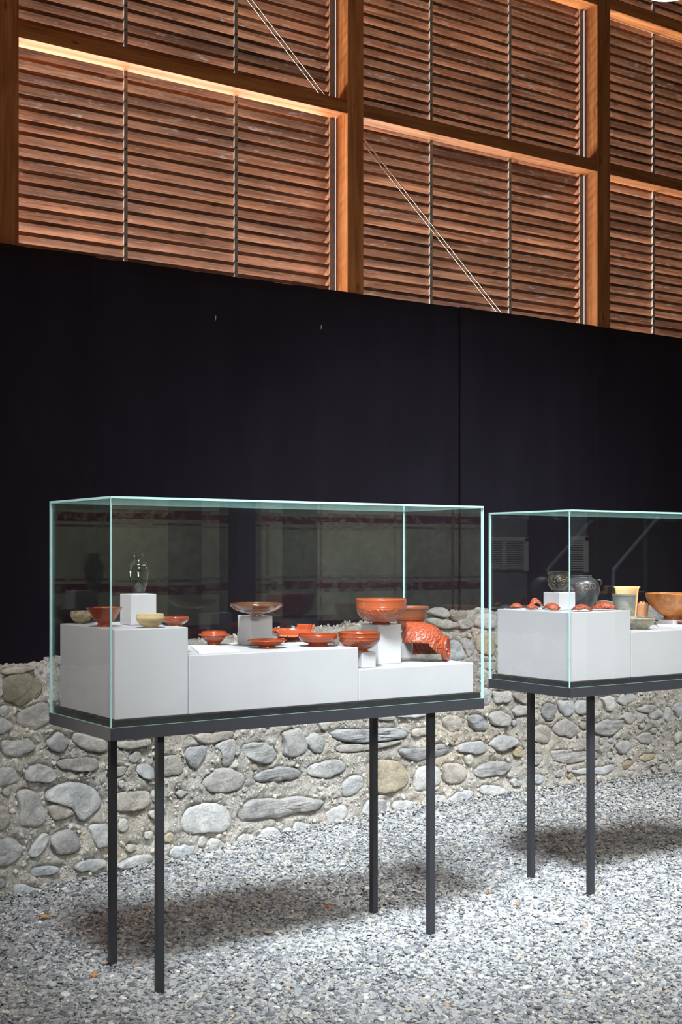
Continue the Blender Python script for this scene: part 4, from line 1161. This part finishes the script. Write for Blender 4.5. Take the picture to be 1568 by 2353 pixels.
scrolls(pot, ok_, [(tc2-0.20, hk*0.70, hk*0.11, 1.0, 1), (tc2+0.22, hk*0.56, hk*0.16, 1.2, 1), (tc2+0.70, hk*0.66, hk*0.13, 1.2, -1), (tc2-0.62, hk*0.55, hk*0.11, 1.5, -1), (tc2+0.30, hk*0.56, hk*0.05, 1.0, 1)], 0.0016)
v, f = tube_data([(Rk*0.86*math.cos(tc2+1.5), Rk*0.86*math.sin(tc2+1.5), hk*0.84), (Rk*1.0*math.cos(tc2+1.5), Rk*1.0*math.sin(tc2+1.5), hk*0.87), (Rk*1.08*math.cos(tc2+1.5), Rk*1.08*math.sin(tc2+1.5), hk*0.82), (Rk*1.02*math.cos(tc2+1.5), Rk*1.02*math.sin(tc2+1.5), hk*0.70)], 0.006, 8)
mesh_obj('handle_stump', v, f, M['black_matt'], pot, True)
zb2 = 1.198
# grey beaker, cream fragment, broken jar
vessel('grey_beaker', 1434.5, 1364.5, 1426, 50, 41, zb2, [(0.80,0),(0.82,0),(0.84,0.1),(0.90,0.5),(0.965,0.90),(0.985,0.93),(1.0,1.0)],
       'greybeaker', 'grey-green straight-sided beaker behind the tall block', 'beaker', thick=0.06, floor=0.08)
def jag(a): return 0.90 + 0.06*math.sin(3*a+1) + 0.04*math.sin(11*a)
vessel('broken_jar', 1468, 1380, 1427, 43, 32, zb2, [(0.76,0),(0.80,0),(0.86,0.2),(0.97,0.62),(1.0,0.78),(0.98,0.88),(0.90,0.94),(0.86,1.0)],
       'terra', 'small terracotta jar with a jagged broken top', 'jar', thick=0.12, floor=0.08, rimcut=jag)
Cc = on_z(1445, 1424, zb2); Cc = Cc + Cc.normalized()*0
Cc = Vector((on_y(1441, 1400, Y2+CD-0.115).x, Y2+CD-0.115, zb2+0.0005))
kc = fwd(Cc)/F; view_c = math.atan2(Cc.y, Cc.x)
hc = 88*kc; Rt = 40*kc
cf = partial_lathe('cream_fragment', [(Rt*0.70,0.0),(Rt*0.76,hc*0.3),(Rt*0.86,hc*0.65),(Rt*0.95,hc*0.93),(Rt*1.06,hc*0.975),(Rt*1.08,hc*1.0)], view_c-0.80, view_c+0.80, 30,
    lambda c, a, u: True, M['cream'], 0.008)
cf.location = Cc; tag(cf, 'curved cream-orange pot fragment standing behind the grey beaker', 'pottery fragment')
vessel('grey_bowl', 1464, 1417.3, 1447, 88, 52, zb2, [(0.54,0),(0.58,0),(0.57,0.08),(0.70,0.24),(0.86,0.52),(0.93,0.80),(0.96,0.86),(1.0,0.92),(0.985,1.0)],
       'greygreen', 'grey-green mottled bowl beside the tall block of the second case', 'bowl', thick=0.075)
vessel('orange_bowl', 1547, 1362, 1424, 124, 42, zc7, [(0.32,0),(0.345,0),(0.335,0.06),(0.33,0.12),(0.50,0.22),(0.76,0.45),(0.92,0.70),(0.985,0.88),(1.0,1.0)],
       'orange', 'large orange-brown bowl on a low slab at the right edge', 'bowl', thick=0.05)
vessel('red_saucer', 1575, 1427, 1437, 42, 26, zb2, [(0.6,0),(0.64,0.0),(0.70,0.3),(0.9,0.7),(1.0,1.0)], 'red_dark', 'dark red saucer half out of the frame at the right edge', 'dish', thick=0.1, floor=0.4)

def sherd(cx, yb, w, h, label, seed, z=ZA, rot=0.0, lean=0.0, depth=0.75, mat='red_shard'):
    P = on_z(cx, yb, z); k = fwd(P)/F
    a_, hh = w/2*k, h*k
    rr = random.Random(seed); n = 20
    jagr = [1 + rr.uniform(-0.16, 0.12) for _ in range(n)]
    jagr = [(jagr[i]*2+jagr[(i+1) % n])/3 for i in range(n)]
    vs = [(0, 0, hh)]
    rings_ = (0.25, 0.5, 0.75, 1.0)
    for s_ in rings_:
        for i in range(n):
            an = 2*math.pi*i/n; rr2 = s_*jagr[i]
            x, y = a_*rr2*math.cos(an), a_*depth*rr2*math.sin(an)
            zz = hh*(1-(0.80*(x/a_)**2 + (0.75 if y < 0 else 0.35)*(y/(a_*depth))**2)) + 0.0007*rr.uniform(-1, 1)
            vs.append((x, y, max(zz, 0.004)))
    fs = [(0, 1+i, 1+(i+1) % n) for i in range(n)]
    for r_ in range(len(rings_)-1):
        for i in range(n):
            fs.append((1+r_*n+i, 1+(r_+1)*n+i, 1+(r_+1)*n+(i+1) % n, 1+r_*n+(i+1) % n))
    o = mesh_obj('red_sherd', vs, fs, [M[mat], M['red_raw']], None, True)
    s = o.modifiers.new('thickness', 'SOLIDIFY'); s.thickness = 0.0055; s.offset = -1; s.material_offset_rim = 1
    v = Vector((P.x, P.y, 0)).normalized()
    o.location = fit_in_case(P + v*a_*depth*0.9, v, a_*0.95, a_*0.8) + Vector((0, 0, 0.003))
    o.rotation_euler = (lean, 0, math.atan2(v.y, v.x)-math.pi/2 + rot)
    return tag(o, label, 'sherd', 'red relief sherds on the tall block')
sherd(1187, 1399, 33, 12, 'leftmost of the small red sherds by the second case corner', 1)
sherd(1221.5, 1402, 30, 13, 'small red sherd just left of the white cube', 2)
sherd(1234, 1395, 34, 24, 'red sherd leaning against the back of the white cube', 3, rot=0.5, lean=-0.5, depth=0.5)
sherd(1268.5, 1405, 46, 18, 'red sherd lying in front of the white cube', 4)
sherd(1337, 1406, 48, 16, 'pointed red sherd right of the glass edge, below the black pot', 5)
sherd(1389, 1405, 62, 20, 'largest red sherd, glossy and arched, on the tall block', 6, depth=0.6)

# ------------------------------------------------------------------ pendant lamp and small things on the gravel
lc = on_y(1542, -20, 5.0)
lamp = empty('pendant_lamp', (lc.x, lc.y, lc.z))
tag(lamp, 'white round hanging lamp cut off by the top right corner', 'lamp')
kl = fwd(lc)/F; rl = 60*kl
prof = [(0.0, -0.004), (rl*0.6, -0.003), (rl*0.95, 0.0), (rl, 0.008), (rl*0.98, 0.02), (rl*0.55, 0.10), (0.02, 0.28), (0.0, 0.285)]
vs, fs = lathe_mesh('shade', prof, None, 48)
sh = mesh_obj('shade', vs, fs, M['bulb'], lamp, True)
v, f = tube_data([(0, 0, 0.28), (0, 0, 7.195-lamp.location.z)], 0.004, 8)
mesh_obj('cable', v, f, M['frame'], lamp)

def nugget(px, py, w, d_, h, mat, name, label, cat, rot=0.0, seed=0):
    P = on_z(px, py, 0.016); k = fwd(P)/F
    import bmesh
    bm = bmesh.new(); bmesh.ops.create_icosphere(bm, subdivisions=2, radius=1.0)
    rr = random.Random(seed)
    for v in bm.verts:
        kk = 1+rr.uniform(-0.10, 0.10)
        v.co = Vector((v.co.x*w/2*k*kk, v.co.y*d_/2*k*kk, v.co.z*h/2*k))
    me = bpy.data.meshes.new(name); bm.to_mesh(me); bm.free(); me.shade_smooth(); me.materials.append(M[mat])
    o = bpy.data.objects.new(name, me); col.objects.link(o); o.location = P; o.rotation_euler = (0, 0, -TH+rot)
    return tag(o, label, cat)
nugget(640, 2268, 17, 40, 10, 'palestone', 'pebble', 'long pale pebble on the bright gravel before the front case', 'pebble', 0.25, 1)
nugget(617, 2140, 26, 26, 10, 'brownstone', 'pebble', 'flat brown pebble in the shadow edge under the front case', 'pebble', 0.2, 2)
nugget(216, 2241, 16, 18, 12, 'chip', 'brick_chip', 'round orange brick chip left of the front legs', 'brick chip', 0, 3)
nugget(287, 2321, 22, 30, 14, 'palestone', 'pebble', 'rounded grey pebble at the bottom, left of the nearest leg', 'pebble', 0.6, 4)
nugget(121, 2262, 20, 22, 14, 'palestone', 'pebble', 'light grey pebble in the dark gravel at the left', 'pebble', 0.2, 5)
nugget(757, 2083, 14, 20, 8, 'chip', 'brick_chip', 'pale orange chip in the shadow between the front case legs', 'brick chip', 0.5, 6)
nugget(1190, 2078, 9, 14, 8, 'chip', 'brick_chip', 'small orange chip on the gravel before the second case', 'brick chip', 0.1, 7)
nugget(1126, 2050, 8, 12, 8, 'chip', 'brick_chip', 'tiny red chip at the shadow edge left of the second case legs', 'brick chip', 0.1, 8)
nugget(335, 2086, 9, 14, 8, 'chip', 'brick_chip', 'tiny red chip in the shadow behind the nearest leg', 'brick chip', 0.1, 9)
# one curled leaf
P = on_z(105, 2104, 0.024); k = fwd(P)/F
vs = []; fs = []
nl = 9
for i in range(nl):
    t = i/(nl-1)*2-1
    wv = 0.34*(1-abs(t)**1.7)*(1+0.18*math.sin(i*2.6))+0.03
    for s_ in (-1, 0, 1): vs.append((t*15*k, s_*wv*26*k, (0.10*t*t - (0.10 if s_ == 0 else 0))*20*k))
for i in range(nl-1):
    for j in range(2): fs.append((i*3+j, (i+1)*3+j, (i+1)*3+j+1, i*3+j+1))
lf = mesh_obj('dry_leaf', vs, fs, M['leaf'], None, True, P); lf.rotation_euler = (0.1, 0.05, -TH-0.15)
lf.modifiers.new('thickness', 'SOLIDIFY').thickness = 0.0008
tag(lf, 'curled dry brown leaf on the dark gravel at the left', 'leaf')
